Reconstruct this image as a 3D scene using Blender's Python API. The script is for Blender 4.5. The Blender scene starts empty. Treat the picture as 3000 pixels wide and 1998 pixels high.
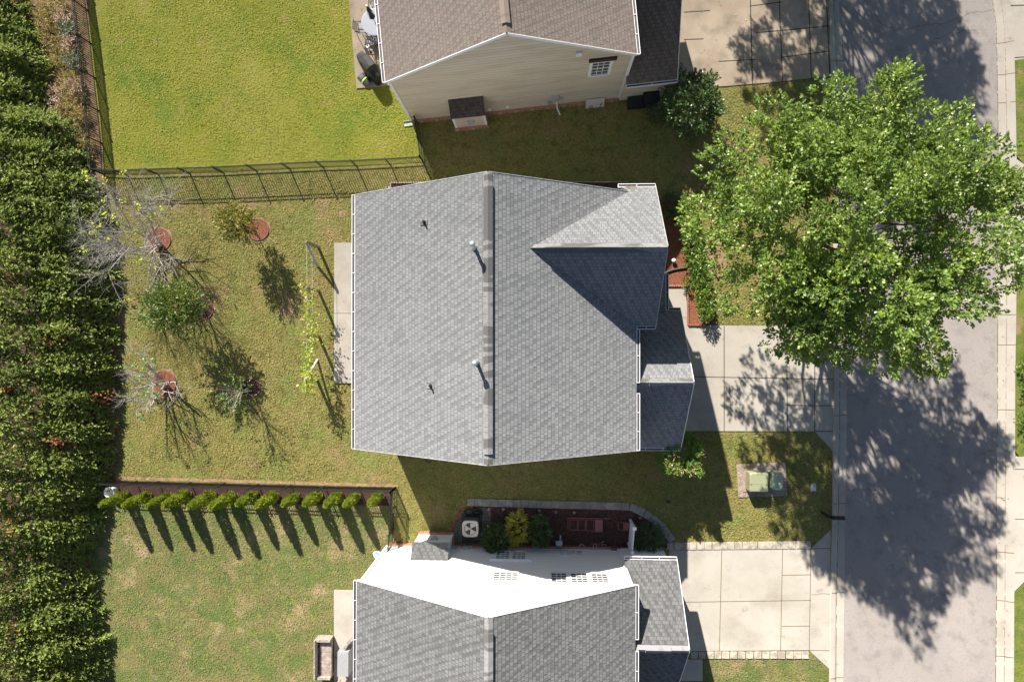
import bpy, math, random
import numpy as np
from mathutils import Vector, Matrix

# ------------------------------------------------------------------ camera, sky, sun
scn = bpy.context.scene
H = 34.0
F = 2000.0
cam_d = bpy.data.cameras.new("camera")
cam = bpy.data.objects.new("camera", cam_d)
scn.collection.objects.link(cam)
cam.location = (0, 0, H)
cam.rotation_euler = (math.radians(0.17), math.radians(2.29), 0)
cam_d.sensor_width = 36
cam_d.lens = 36 * F / 3000
cam_d.clip_end = 2000
scn.camera = cam
CAMR = cam.rotation_euler.to_matrix()

SUN_EL = math.radians(35.5)
SUN_H = Vector((-0.4028, 0.9153, 0))              # horizontal direction towards the sun
world = bpy.data.worlds.new("World")
scn.world = world
world.use_nodes = True
wn = world.node_tree
sky = wn.nodes.new("ShaderNodeTexSky")
sky.sky_type = 'NISHITA'
sky.sun_disc = False
sky.sun_elevation = SUN_EL
sky.sun_rotation = math.atan2(SUN_H.x, SUN_H.y) % (2 * math.pi)
bg = wn.nodes["Background"]
wn.links.new(sky.outputs[0], bg.inputs[0])
bg.inputs[1].default_value = 0.05
sl = bpy.data.lights.new("sun", 'SUN')
sl.energy = 5.0
sl.angle = math.radians(0.55)
sl.color = (1.0, 0.93, 0.82)
so = bpy.data.objects.new("sun", sl)
scn.collection.objects.link(so)
sdir = Vector((SUN_H.x * math.cos(SUN_EL), SUN_H.y * math.cos(SUN_EL), math.sin(SUN_EL)))
so.rotation_euler = sdir.to_track_quat('Z', 'Y').to_euler()
so.location = (-20, 40, 40)
scn.view_settings.view_transform = 'Standard'
scn.view_settings.look = 'None'
scn.view_settings.exposure = 1.24
scn.view_settings.gamma = 1.0

C = scn.collection
rnd = random.Random(7)
rng = np.random.default_rng(11)


def at(px, py, h=0.0):
    d = CAMR @ Vector(((px - 1500) / F, -(py - 999) / F, -1))
    t = (h - H) / d.z
    p = Vector((0, 0, H)) + d * t
    return Vector((p.x, p.y, h))


# ------------------------------------------------------------------ materials
def _nodes(name):
    m = bpy.data.materials.new(name)
    m.use_nodes = True
    nt = m.node_tree
    b = nt.nodes["Principled BSDF"]
    return m, nt, b


def N(nt, t, **kw):
    n = nt.nodes.new(t)
    for k, v in kw.items():
        setattr(n, k, v)
    return n


def noise(nt, vec, scale, detail=4, rough=0.6):
    n = N(nt, "ShaderNodeTexNoise")
    n.inputs["Scale"].default_value = scale
    n.inputs["Detail"].default_value = detail
    n.inputs["Roughness"].default_value = rough
    if vec is not None:
        nt.links.new(vec, n.inputs["Vector"])
    return n.outputs["Fac"]


def mrange(nt, v, lo, hi, a=0.0, b=1.0):
    n = N(nt, "ShaderNodeMapRange")
    n.clamp = True
    for k, x in zip(("From Min", "From Max", "To Min", "To Max"), (lo, hi, a, b)):
        n.inputs[k].default_value = x
    nt.links.new(v, n.inputs["Value"])
    return n.outputs[0]


def mixc(nt, fac, a, b):
    n = N(nt, "ShaderNodeMix", data_type='RGBA')
    if hasattr(fac, "is_linked"):
        nt.links.new(fac, n.inputs[0])
    else:
        n.inputs[0].default_value = fac
    for s, x in ((n.inputs[6], a), (n.inputs[7], b)):
        if isinstance(x, tuple):
            s.default_value = (*x, 1)
        else:
            nt.links.new(x, s)
    return n.outputs[2]


def bump(nt, b, h, dist, strength=1.0):
    n = N(nt, "ShaderNodeBump")
    n.inputs["Strength"].default_value = strength
    n.inputs["Distance"].default_value = dist
    nt.links.new(h, n.inputs["Height"])
    nt.links.new(n.outputs[0], b.inputs["Normal"])
    return n


def pos(nt, stretch=None):
    g = N(nt, "ShaderNodeNewGeometry")
    v = g.outputs["Position"]
    if stretch:
        m = N(nt, "ShaderNodeMapping")
        m.inputs["Scale"].default_value = stretch
        nt.links.new(v, m.inputs["Vector"])
        v = m.outputs[0]
    return v


def layered(name, base, layers, rough=0.9, bmp=None, stretch=None):
    """base colour, then layers (colour, noise scale, lo, hi[, detail]) mixed on top"""
    m, nt, b = _nodes(name)
    v = pos(nt, stretch)
    c = base
    for i, L in enumerate(layers):
        off = N(nt, "ShaderNodeVectorMath", operation='ADD')
        nt.links.new(v, off.inputs[0])
        off.inputs[1].default_value = (13.7 * i + len(name), 7.1 * i, 3.3 * i)
        f = mrange(nt, noise(nt, off.outputs[0], L[1], L[4] if len(L) > 4 else 5), L[2], L[3])
        c = mixc(nt, f, c, L[0])
    if isinstance(c, tuple):
        b.inputs["Base Color"].default_value = (*c, 1)
    else:
        nt.links.new(c, b.inputs["Base Color"])
    b.inputs["Roughness"].default_value = rough
    b.inputs["Diffuse Roughness"].default_value = 0.8
    b.inputs["Specular IOR Level"].default_value = 0.25
    if bmp:
        bump(nt, b, noise(nt, v, bmp[0], 6, 0.7), bmp[1])
    return m


def plain(name, col, rough=0.6, metal=0.0, var=0.12, spec=0.4):
    m, nt, b = _nodes(name)
    f = mrange(nt, noise(nt, pos(nt), 9.0, 4), 0.35, 0.65)
    d = tuple(x * (1 - var) for x in col)
    nt.links.new(mixc(nt, f, d, col), b.inputs["Base Color"])
    b.inputs["Roughness"].default_value = rough
    b.inputs["Metallic"].default_value = metal
    b.inputs["Specular IOR Level"].default_value = spec
    return m


def shingle(name, c1, c2, cdark, gran=0.06, stain=None):
    m, nt, b = _nodes(name)
    uv = N(nt, "ShaderNodeUVMap").outputs[0]
    br = N(nt, "ShaderNodeTexBrick")
    br.offset = 0.5
    br.inputs["Color1"].default_value = (0, 0, 0, 1)
    br.inputs["Color2"].default_value = (1, 1, 1, 1)
    br.inputs["Mortar"].default_value = (0.5, 0.5, 0.5, 1)
    br.inputs["Scale"].default_value = 1.0
    br.inputs["Mortar Size"].default_value = 0.012
    br.inputs["Mortar Smooth"].default_value = 0.25
    br.inputs["Brick Width"].default_value = 0.15
    br.inputs["Row Height"].default_value = 0.165
    # irregular tabs: warp the along-course coordinate a little per course
    nt.links.new(uv, br.inputs["Vector"])
    n1 = noise(nt, uv, 0.45, 3)
    n2 = noise(nt, uv, 60, 2)
    rb = N(nt, "ShaderNodeRGBToBW")
    nt.links.new(br.outputs["Color"], rb.inputs[0])
    # laminated tabs: a regular stagger from course to course, loosened by the random tabs
    su = N(nt, "ShaderNodeSeparateXYZ")
    nt.links.new(uv, su.inputs[0])

    def mth(op, a_, b_=None):
        q = N(nt, "ShaderNodeMath", operation=op)
        for k_, x_ in enumerate((a_, b_)):
            if x_ is None: continue
            if isinstance(x_, (int, float)): q.inputs[k_].default_value = x_
            else: nt.links.new(x_, q.inputs[k_])
        return q.outputs[0]
    course = mth('FLOOR', mth('DIVIDE', su.outputs[1], 0.165))
    alt = mth('GREATER_THAN', mth('FRACT', mth('ADD', mth('DIVIDE', su.outputs[0], 0.33), mth('MULTIPLY', course, 0.7391))), 0.45)
    rf_ = mth('ADD', mth('MULTIPLY', alt, 0.34), mth('MULTIPLY', rb.outputs[0], 0.66))

    class _O:
        outputs = [rf_]
    rf = _O
    c = mixc(nt, mrange(nt, rf.outputs[0], 0.25, 0.62), c1, c2)
    c = mixc(nt, mrange(nt, n1, 0.35, 0.7, 0, 0.16), c, tuple(0.5 * (a + d) for a, d in zip(c1, cdark)))
    c = mixc(nt, mrange(nt, br.outputs["Fac"], 0.0, 1.0, 0, 0.6), c, cdark)
    c = mixc(nt, mrange(nt, n2, 0.4, 0.7, 0, 0.35), c, cdark)
    if stain:
        c = mixc(nt, mrange(nt, noise(nt, uv, 3.1, 4), 0.5, 0.7, 0, 0.45), c, stain)
    mp = N(nt, "ShaderNodeMapping")
    mp.inputs["Scale"].default_value = (1.4, 0.16, 1)
    nt.links.new(uv, mp.inputs["Vector"])
    c = mixc(nt, mrange(nt, noise(nt, mp.outputs[0], 1.0, 5), 0.45, 0.75, 0, 0.30), c, tuple(0.35 * a + 0.65 * d for a, d in zip(c1, cdark)))
    nt.links.new(c, b.inputs["Base Color"])
    b.inputs["Diffuse Roughness"].default_value = 1.0
    b.inputs["Roughness"].default_value = 0.95
    b.inputs["Specular IOR Level"].default_value = 0.2
    # each course rises to its lower edge; random tabs are doubled
    sx = N(nt, "ShaderNodeSeparateXYZ")
    nt.links.new(uv, sx.inputs[0])
    d = N(nt, "ShaderNodeMath", operation='DIVIDE')
    nt.links.new(sx.outputs[1], d.inputs[0])
    d.inputs[1].default_value = 0.165
    fr = N(nt, "ShaderNodeMath", operation='FRACT')
    nt.links.new(d.outputs[0], fr.inputs[0])
    a = N(nt, "ShaderNodeMath", operation='SUBTRACT')
    nt.links.new(rf.outputs[0], a.inputs[0])
    nt.links.new(fr.outputs[0], a.inputs[1])
    bump(nt, b, a.outputs[0], 0.013)
    return m


def siding(name, col, dirt=None, lap=0.25):
    m, nt, b = _nodes(name)
    v = pos(nt)
    sx = N(nt, "ShaderNodeSeparateXYZ")
    nt.links.new(v, sx.inputs[0])
    d = N(nt, "ShaderNodeMath", operation='DIVIDE')
    nt.links.new(sx.outputs[2], d.inputs[0])
    d.inputs[1].default_value = lap
    fr = N(nt, "ShaderNodeMath", operation='FRACT')
    nt.links.new(d.outputs[0], fr.inputs[0])
    c = mixc(nt, mrange(nt, fr.outputs[0], 0.0, 0.22, 0.7, 0.0), col, tuple(x * 0.45 for x in col))  # shadow line of each lap painted in as a darker band
    if dirt:
        st = N(nt, "ShaderNodeMapping")
        st.inputs["Scale"].default_value = (0.35, 0.35, 1.6)
        nt.links.new(v, st.inputs["Vector"])
        c = mixc(nt, mrange(nt, noise(nt, st.outputs[0], 1.3, 6, 0.65), 0.44, 0.72, 0, 0.75), c, dirt)
    nt.links.new(c, b.inputs["Base Color"])
    b.inputs["Roughness"].default_value = 0.6
    inv = N(nt, "ShaderNodeMath", operation='SUBTRACT')
    inv.inputs[0].default_value = 1.0
    nt.links.new(fr.outputs[0], inv.inputs[1])
    bump(nt, b, inv.outputs[0], 0.012)
    return m


def brickmat(name, c1, c2, mortar, w=0.2, r=0.075):
    m, nt, b = _nodes(name)
    v = pos(nt)
    br = N(nt, "ShaderNodeTexBrick")
    br.inputs["Color1"].default_value = (*c1, 1)
    br.inputs["Color2"].default_value = (*c2, 1)
    br.inputs["Mortar"].default_value = (*mortar, 1)
    br.inputs["Scale"].default_value = 1
    br.inputs["Mortar Size"].default_value = 0.008
    br.inputs["Brick Width"].default_value = w
    br.inputs["Row Height"].default_value = r
    nt.links.new(v, br.inputs["Vector"])
    nt.links.new(br.outputs[0], b.inputs["Base Color"])
    b.inputs["Roughness"].default_value = 0.9
    return m


def leafmat(name, cols, trans=0.3, rough=0.42, spec=0.5):
    m, nt, b = _nodes(name)
    g = N(nt, "ShaderNodeNewGeometry")
    cr = N(nt, "ShaderNodeValToRGB")
    cr.color_ramp.elements[0].color = (*cols[0], 1)
    cr.color_ramp.elements[-1].color = (*cols[-1], 1)
    for i in range(1, len(cols) - 1):
        e = cr.color_ramp.elements.new(i / (len(cols) - 1))
        e.color = (*cols[i], 1)
    # a big-scale drift plus a per-leaf shift
    f = mrange(nt, noise(nt, g.outputs["Position"], 0.8, 3), 0.3, 0.7, 0, 0.55)
    ad = N(nt, "ShaderNodeMath", operation='MULTIPLY_ADD')
    nt.links.new(g.outputs["Random Per Island"], ad.inputs[0])
    ad.inputs[1].default_value = 0.5
    nt.links.new(f, ad.inputs[2])
    nt.links.new(ad.outputs[0], cr.inputs[0])
    nt.links.new(cr.outputs[0], b.inputs["Base Color"])
    b.inputs["Roughness"].default_value = rough
    b.inputs["Specular IOR Level"].default_value = spec
    tr = N(nt, "ShaderNodeBsdfTranslucent")
    nt.links.new(mixc(nt, 0.5, cr.outputs[0], tuple(min(1, x * 1.5) for x in cols[-1])), tr.inputs[0])
    mx = N(nt, "ShaderNodeMixShader")
    mx.inputs[0].default_value = trans
    nt.links.new(b.outputs[0], mx.inputs[1])
    nt.links.new(tr.outputs[0], mx.inputs[2])
    nt.links.new(mx.outputs[0], nt.nodes["Material Output"].inputs[0])
    return m


M = {}
M['lawn'] = layered("lawn", (0.25, 0.22, 0.068), [((0.20, 0.235, 0.06), 0.55, 0.46, 0.62, 8), ((0.155, 0.15, 0.04), 2.2, 0.48, 0.66), ((0.33, 0.225, 0.12), 0.45, 0.55, 0.70, 9),
    ((0.36, 0.29, 0.12), 6.0, 0.5, 0.75), ((0.10, 0.10, 0.025), 11.0, 0.50, 0.70)], 0.95, (11, 0.16))
M['lawn_n'] = layered("lawn_lime", (0.225, 0.24, 0.024), [((0.285, 0.275, 0.05), 0.28, 0.42, 0.62, 6), ((0.145, 0.215, 0.022), 0.42, 0.50, 0.68, 9), ((0.32, 0.27, 0.085), 0.9, 0.58, 0.74, 8), ((0.31, 0.29, 0.06), 6.0, 0.5, 0.75),
    ((0.13, 0.145, 0.018), 9.0, 0.54, 0.74)], 0.95, (10, 0.13))
M['lawn_s'] = layered("lawn_patchy", (0.225, 0.195, 0.085), [((0.13, 0.175, 0.05), 0.9, 0.40, 0.58, 8), ((0.44, 0.32, 0.19), 0.8, 0.53, 0.70, 12), ((0.26, 0.27, 0.07), 4.0, 0.52, 0.7),
    ((0.10, 0.115, 0.03), 11.0, 0.50, 0.70)], 0.95, (12, 0.15))
M['soil'] = layered("soil", (0.22, 0.135, 0.08), [((0.33, 0.23, 0.14), 1.2, 0.45, 0.6), ((0.12, 0.11, 0.04), 2.3, 0.5, 0.65), ((0.07, 0.05, 0.03), 12, 0.5, 0.7)], 0.95, (18, 0.08))
M['bare'] = layered("bare_earth", (0.33, 0.21, 0.13), [((0.22, 0.17, 0.07), 3.0, 0.42, 0.6), ((0.42, 0.30, 0.2), 7, 0.5, 0.7)], 0.95, (25, 0.03))
M['asphalt'] = layered("asphalt", (0.285, 0.258, 0.243), [((0.32, 0.29, 0.272), 0.35, 0.4, 0.65), ((0.205, 0.19, 0.184), 1.7, 0.5, 0.75, 8), ((0.30, 0.29, 0.28), 42, 0.6, 0.75, 2), ((0.11, 0.10, 0.10), 30, 0.58, 0.75, 2)], 0.85, (40, 0.006))
M['concrete'] = layered("concrete", (0.365, 0.338, 0.298), [((0.405, 0.38, 0.342), 0.45, 0.4, 0.62), ((0.29, 0.265, 0.23), 0.8, 0.50, 0.74, 10), ((0.25, 0.225, 0.19), 2.2, 0.62, 0.75, 9), ((0.43, 0.39, 0.33), 25, 0.5, 0.8, 2)], 0.85, (50, 0.002))
M['concrete_old'] = layered("concrete_weathered", (0.34, 0.275, 0.21), [((0.42, 0.36, 0.28), 0.5, 0.4, 0.62), ((0.21, 0.175, 0.14), 0.9, 0.50, 0.75, 9), ((0.12, 0.10, 0.08), 1.6, 0.66, 0.78, 9)], 0.85, (50, 0.002))
M['joint'] = plain("joint", (0.17, 0.125, 0.07), 0.95)
M['joint_dark'] = plain("joint_dark", (0.045, 0.04, 0.03), 0.95)
M['mulch'] = layered("mulch", (0.27, 0.105, 0.06), [((0.16, 0.06, 0.035), 14, 0.45, 0.6), ((0.42, 0.2, 0.12), 22, 0.55, 0.7)], 0.95, (30, 0.05))
M['mulch_dark'] = layered("mulch_dark", (0.10, 0.052, 0.045), [((0.05, 0.028, 0.026), 12, 0.45, 0.6), ((0.17, 0.095, 0.08), 20, 0.6, 0.75), ((0.22, 0.15, 0.1), 1.1, 0.64, 0.75)], 0.95, (30, 0.05))
M['litter'] = layered('needle_litter', (0.07, 0.05, 0.03), [((0.13, 0.085, 0.05), 5, 0.5, 0.65)], 0.95)
M['gravel'] = layered("gravel", (0.30, 0.22, 0.17), [((0.42, 0.33, 0.27), 9, 0.45, 0.55), ((0.2, 0.12, 0.08), 13, 0.52, 0.62), ((0.30, 0.28, 0.27), 20, 0.5, 0.6)], 0.9, (22, 0.06))
M['gravel_dark'] = layered("gravel_grey", (0.13, 0.12, 0.11), [((0.26, 0.24, 0.22), 18, 0.5, 0.6), ((0.04, 0.04, 0.035), 14, 0.52, 0.62)], 0.9, (22, 0.06))
M['roof'] = shingle("grey_shingles", (0.205, 0.213, 0.223), (0.305, 0.313, 0.323), (0.10, 0.104, 0.11))
M['roof_s'] = shingle("charcoal_grey_shingles", (0.115, 0.118, 0.122), (0.195, 0.20, 0.206), (0.06, 0.061, 0.064))
M['roof_n'] = shingle("tan_shingles", (0.25, 0.21, 0.185), (0.32, 0.28, 0.25), (0.14, 0.11, 0.095), stain=(0.33, 0.225, 0.18))
M['roof_d'] = shingle("brown_shingles", (0.15, 0.12, 0.105), (0.23, 0.185, 0.16), (0.075, 0.06, 0.05))
M['roof_b'] = shingle("dark_brown_shingles", (0.085, 0.065, 0.06), (0.13, 0.10, 0.09), (0.035, 0.03, 0.03))
M['ridge'] = layered("ridge_cap", (0.125, 0.125, 0.125), [((0.26, 0.26, 0.265), 3.2, 0.5, 0.56, 0), ((0.11, 0.11, 0.11), 30, 0.5, 0.7)], 0.95, None, (0.2, 1, 0.2))
M['ridge_s'] = layered("ridge_cap_pale", (0.30, 0.30, 0.31), [((0.24, 0.24, 0.25), 3.2, 0.5, 0.56, 0)], 0.95, None, (1, 0.2, 0.2))
M['ridge_n'] = layered("ridge_cap_tan", (0.25, 0.195, 0.155), [((0.31, 0.25, 0.2), 3.2, 0.5, 0.56, 0)], 0.95, None, (0.2, 1, 0.2))
M['siding_w'] = siding("white_siding", (0.80, 0.81, 0.83))
M['siding_b'] = siding("beige_siding", (0.60, 0.53, 0.43), dirt=(0.40, 0.34, 0.235))
M['siding_g'] = siding("grey_siding", (0.40, 0.40, 0.40))
M['white'] = plain("white_trim", (0.78, 0.78, 0.80), 0.45, var=0.06)
M['gutter_in'] = plain("gutter_shade_debris", (0.07, 0.072, 0.078), 0.6)  # dark tone for shade and debris inside the trough
M['brick'] = brickmat("brick", (0.36, 0.16, 0.095), (0.27, 0.12, 0.075), (0.36, 0.3, 0.24))
M['edging'] = brickmat("edging_brick", (0.40, 0.17, 0.11), (0.30, 0.12, 0.075), (0.05, 0.03, 0.02), w=0.11, r=0.11)
M['glass'] = plain("window_glass", (0.10, 0.11, 0.115), 0.12, spec=0.8)
M['blind'] = plain("window_blind", (0.028, 0.036, 0.032), 0.5, spec=0.3)
M['black'] = plain("black_metal", (0.018, 0.019, 0.02), 0.45)
M['black_cloth'] = plain("black_cover", (0.018, 0.019, 0.02), 0.55, var=0.4)
M['navy'] = plain("navy_canvas", (0.020, 0.026, 0.06), 0.8, var=0.3)
M['slate'] = plain("grey_blue_metal", (0.21, 0.23, 0.28), 0.5)
M['steel'] = plain("galvanised_steel", (0.50, 0.52, 0.54), 0.42, 0.6)
M['dark_red'] = plain("dark_trim", (0.055, 0.03, 0.035), 0.7)
M['util_green'] = plain("utility_green", (0.27, 0.285, 0.17), 0.5, var=0.05)
M['util_green2'] = plain("utility_pale_green", (0.29, 0.36, 0.255), 0.5, var=0.05)
M['plastic_grey'] = plain("grey_plastic", (0.40, 0.42, 0.43), 0.6)
M['ac_beige'] = plain("beige_metal", (0.58, 0.53, 0.47), 0.5)
M['ac_side'] = plain("louvred_metal", (0.20, 0.19, 0.17), 0.6, var=0.4)
M['fan'] = plain("fan_blade", (0.60, 0.56, 0.52), 0.4)
M['pot'] = plain("clay_pot", (0.21, 0.09, 0.08), 0.8)
M['bin_red'] = plain("maroon_plastic", (0.23, 0.09, 0.10), 0.6)
M['wood_grey'] = layered("weathered_wood", (0.30, 0.26, 0.22), [((0.2, 0.165, 0.13), 8, 0.4, 0.6)], 0.9)
M['wood_pale'] = layered("pale_wood", (0.55, 0.50, 0.46), [((0.4, 0.35, 0.3), 8, 0.4, 0.6)], 0.9)
M['paver'] = layered("paver", (0.30, 0.28, 0.26), [((0.24, 0.225, 0.21), 1.7, 0.45, 0.55), ((0.36, 0.34, 0.32), 3.1, 0.5, 0.6)], 0.9, (40, 0.004))
M['paver_tan'] = layered("paver_tan", (0.36, 0.32, 0.26), [((0.28, 0.25, 0.21), 2.7, 0.47, 0.53, 0), ((0.42, 0.39, 0.34), 3.4, 0.5, 0.6)], 0.9, (40, 0.004))
M['bark'] = layered("bark", (0.16, 0.12, 0.09), [((0.24, 0.2, 0.16), 12, 0.45, 0.6)], 0.95)
M['bark_white'] = layered("pale_bark", (0.44, 0.41, 0.385), [((0.34, 0.30, 0.27), 9, 0.45, 0.62)], 0.85)
M['lid'] = plain("valve_lid", (0.47, 0.48, 0.50), 0.6)
M['red'] = plain("red_paint", (0.45, 0.03, 0.03), 0.5)
M['rubber'] = plain("black_rubber", (0.015, 0.015, 0.016), 0.5)
M['corrugated'] = plain("corrugated_pipe", (0.06, 0.06, 0.06), 0.6, var=0.4)
M['lime'] = plain("lime_print", (0.30, 0.62, 0.06), 0.5)
M['teal'] = plain("teal_print", (0.10, 0.45, 0.42), 0.5)
M['gloss_white'] = plain("glossy_white", (0.75, 0.8, 0.82), 0.3)
M['sack'] = plain("dark_plastic_film", (0.09, 0.08, 0.09), 0.25, var=0.5, spec=0.9)
M['grey_cover'] = plain('grey_canvas', (0.27, 0.275, 0.29), 0.8)
M['plastic_olive'] = plain('seam', (0.16, 0.17, 0.09), 0.7)
M['cream'] = plain("cream_wax", (0.75, 0.6, 0.4), 0.5)

M['oak_leaf'] = leafmat("oak_leaf", [(0.045, 0.09, 0.018), (0.10, 0.175, 0.03), (0.19, 0.275, 0.042), (0.33, 0.39, 0.10)], 0.24, 0.42)  # palest tone: leaf variety plus bright glints put into the colour
M['holly_leaf'] = leafmat("holly_leaf", [(0.028, 0.06, 0.018), (0.05, 0.095, 0.025), (0.085, 0.14, 0.035)], 0.15, 0.36, 0.5)
M['cypress_leaf'] = leafmat("cypress_leaf", [(0.11, 0.165, 0.04), (0.17, 0.24, 0.05), (0.25, 0.31, 0.065), (0.33, 0.37, 0.11)], 0.28, 0.55)
M['cypress_dead'] = leafmat("dead_cypress_leaf", [(0.24, 0.10, 0.035), (0.34, 0.16, 0.06)], 0.15, 0.8)
M['arbor_leaf'] = leafmat("arborvitae_leaf", [(0.15, 0.20, 0.018), (0.24, 0.31, 0.022), (0.33, 0.38, 0.035)], 0.25, 0.6)
M['young_leaf'] = leafmat("young_leaf", [(0.06, 0.11, 0.02), (0.11, 0.17, 0.03), (0.19, 0.22, 0.05)], 0.3, 0.46)
M['autumn_leaf'] = leafmat("autumn_leaf", [(0.09, 0.13, 0.02), (0.17, 0.19, 0.03), (0.27, 0.19, 0.035)], 0.3, 0.45)
M['sparse_leaf'] = leafmat("sparse_leaf", [(0.10, 0.20, 0.03), (0.18, 0.28, 0.04)], 0.3, 0.45)
M['yellow_leaf'] = leafmat("yellow_leaf", [(0.30, 0.38, 0.03), (0.50, 0.52, 0.05)], 0.35, 0.5)
M['vine_leaf'] = leafmat("vine_leaf", [(0.14, 0.25, 0.03), (0.28, 0.38, 0.045), (0.46, 0.42, 0.07)], 0.35, 0.45)
M['rose_leaf'] = leafmat("rose_leaf", [(0.055, 0.12, 0.03), (0.10, 0.19, 0.03), (0.22, 0.30, 0.04)], 0.25, 0.3)
M['gold_leaf'] = leafmat("golden_leaf", [(0.22, 0.24, 0.02), (0.34, 0.34, 0.03), (0.42, 0.40, 0.05)], 0.25, 0.55)
M['box_leaf'] = leafmat("hedge_leaf", [(0.03, 0.07, 0.022), (0.06, 0.11, 0.035)], 0.15, 0.45)
M['dry_leaf'] = leafmat("dry_twig", [(0.30, 0.20, 0.12), (0.55, 0.42, 0.28)], 0.1, 0.8)
M['weed_leaf'] = leafmat("weed_leaf", [(0.15, 0.15, 0.03), (0.32, 0.23, 0.09), (0.30, 0.30, 0.06)], 0.2, 0.7)
M['pink_weed'] = leafmat("pale_weed", [(0.40, 0.28, 0.20), (0.55, 0.42, 0.34)], 0.2, 0.8)
M['blue_weed'] = leafmat("blue_green_weed", [(0.12, 0.19, 0.12), (0.24, 0.31, 0.2)], 0.2, 0.7)
M['kerb_grass'] = layered("verge_grass", (0.13, 0.17, 0.03), [((0.19, 0.21, 0.04), 1.3, 0.45, 0.6), ((0.07, 0.10, 0.018), 12, 0.5, 0.7), ((0.3, 0.2, 0.12), 0.7, 0.6, 0.7)], 0.95, (20, 0.09))


# ------------------------------------------------------------------ mesh helpers
MATRIX = {}


class MB:
    def __init__(s):
        s.v = []; s.f = []; s.uv = []; s.mi = []; s.m = 0

    def face(s, pts, uv=None):
        n = len(s.v)
        s.v.extend([tuple(p) for p in pts])
        s.f.append(tuple(range(n, n + len(pts))))
        s.uv.append(uv or [(0, 0)] * len(pts))
        s.mi.append(s.m)

    def box(s, x0, x1, y0, y1, z0, z1, T=None):
        c = [Vector((x, y, z)) for z in (z0, z1) for y in (y0, y1) for x in (x0, x1)]
        if T:
            c = [T @ p for p in c]
        for q in ((0, 2, 3, 1), (4, 5, 7, 6), (0, 1, 5, 4), (2, 6, 7, 3), (0, 4, 6, 2), (1, 3, 7, 5)):
            s.face([c[i] for i in q])
        return s

    def bar(s, a, b, w, h, up=Vector((0, 0, 1))):
        a = Vector(a); b = Vector(b)
        d = (b - a).normalized()
        if abs(d.dot(up)) > 0.99:
            up = Vector((1, 0, 0))
        x = d.cross(up).normalized() * (w / 2)
        z = x.cross(d).normalized() * (h / 2)
        c = [a - x - z, a + x - z, a + x + z, a - x + z, b - x - z, b + x - z, b + x + z, b - x + z]
        for q in ((3, 2, 1, 0), (4, 5, 6, 7), (0, 1, 5, 4), (1, 2, 6, 5), (2, 3, 7, 6), (3, 0, 4, 7)):
            s.face([c[i] for i in q])
        return s

    def tube(s, pts, rad, n=6, cap=True):
        pts = [Vector(p) for p in pts]
        if not isinstance(rad, (list, tuple)):
            rad = [rad] * len(pts)
        rings = []
        base = len(s.v)
        for i, p in enumerate(pts):
            d = (pts[min(i + 1, len(pts) - 1)] - pts[max(i - 1, 0)])
            d = d.normalized() if d.length > 1e-9 else Vector((0, 0, 1))
            a = d.orthogonal().normalized() if i == 0 else (prev - d * prev.dot(d)).normalized()
            prev = a
            bb = d.cross(a)
            for k in range(n):
                t = 2 * math.pi * k / n
                s.v.append(tuple(p + (a * math.cos(t) + bb * math.sin(t)) * rad[i]))
        for i in range(len(pts) - 1):
            for k in range(n):
                k2 = (k + 1) % n
                s.f.append((base + i * n + k, base + i * n + k2, base + (i + 1) * n + k2, base + (i + 1) * n + k))
                s.uv.append([(0, 0)] * 4); s.mi.append(s.m)
        if cap:
            s.f.append(tuple(base + k for k in reversed(range(n)))); s.uv.append([(0, 0)] * n); s.mi.append(s.m)
            s.f.append(tuple(base + (len(pts) - 1) * n + k for k in range(n))); s.uv.append([(0, 0)] * n); s.mi.append(s.m)
        return s

    def lathe(s, c, prof, n=14, sx=1, sy=1):
        """prof: (r, z) from bottom to top"""
        c = Vector(c); base = len(s.v)
        for r, z in prof:
            for k in range(n):
                t = 2 * math.pi * k / n
                s.v.append((c.x + r * sx * math.cos(t), c.y + r * sy * math.sin(t), c.z + z))
        for i in range(len(prof) - 1):
            for k in range(n):
                k2 = (k + 1) % n
                s.f.append((base + i * n + k, base + i * n + k2, base + (i + 1) * n + k2, base + (i + 1) * n + k))
                s.uv.append([(0, 0)] * 4); s.mi.append(s.m)
        s.f.append(tuple(base + (len(prof) - 1) * n + k for k in range(n))); s.uv.append([(0, 0)] * n); s.mi.append(s.m)
        return s

    def prism(s, pts, z0, z1):
        top = [Vector((p[0], p[1], z1)) for p in pts]
        bot = [Vector((p[0], p[1], z0)) for p in pts]
        s.face(top)
        s.face(list(reversed(bot)))
        for i in range(len(pts)):
            j = (i + 1) % len(pts)
            s.face([bot[i], bot[j], top[j], top[i]])
        return s

    def slab(s, poly, th=0.09):
        """roof plane: poly anticlockwise from above, uv along the courses / up the slope"""
        poly = [Vector(p) for p in poly]
        n = Vector((0, 0, 0))
        for i in range(len(poly)):
            n += poly[i].cross(poly[(i + 1) % len(poly)])
        n.normalize()
        if n.z < 0:
            n = -n; poly = poly[::-1]
        u = n.cross(Vector((0, 0, 1)))
        u = u.normalized() if u.length > 1e-4 else Vector((1, 0, 0))
        v = n.cross(u)
        if v.z < 0:
            v = -v
        s.face(poly, [(p.dot(u), p.dot(v)) for p in poly])
        low = [p - n * th for p in poly]
        s.face(low[::-1])
        for i in range(len(poly)):
            j = (i + 1) % len(poly)
            s.face([low[i], low[j], poly[j], poly[i]])
        return s


def finish(o, label=None, cat=None, group=None, kind=None):
    if label: o['label'] = label
    if cat: o['category'] = cat
    if group: o['group'] = group
    if kind: o['kind'] = kind
    return o


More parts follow.
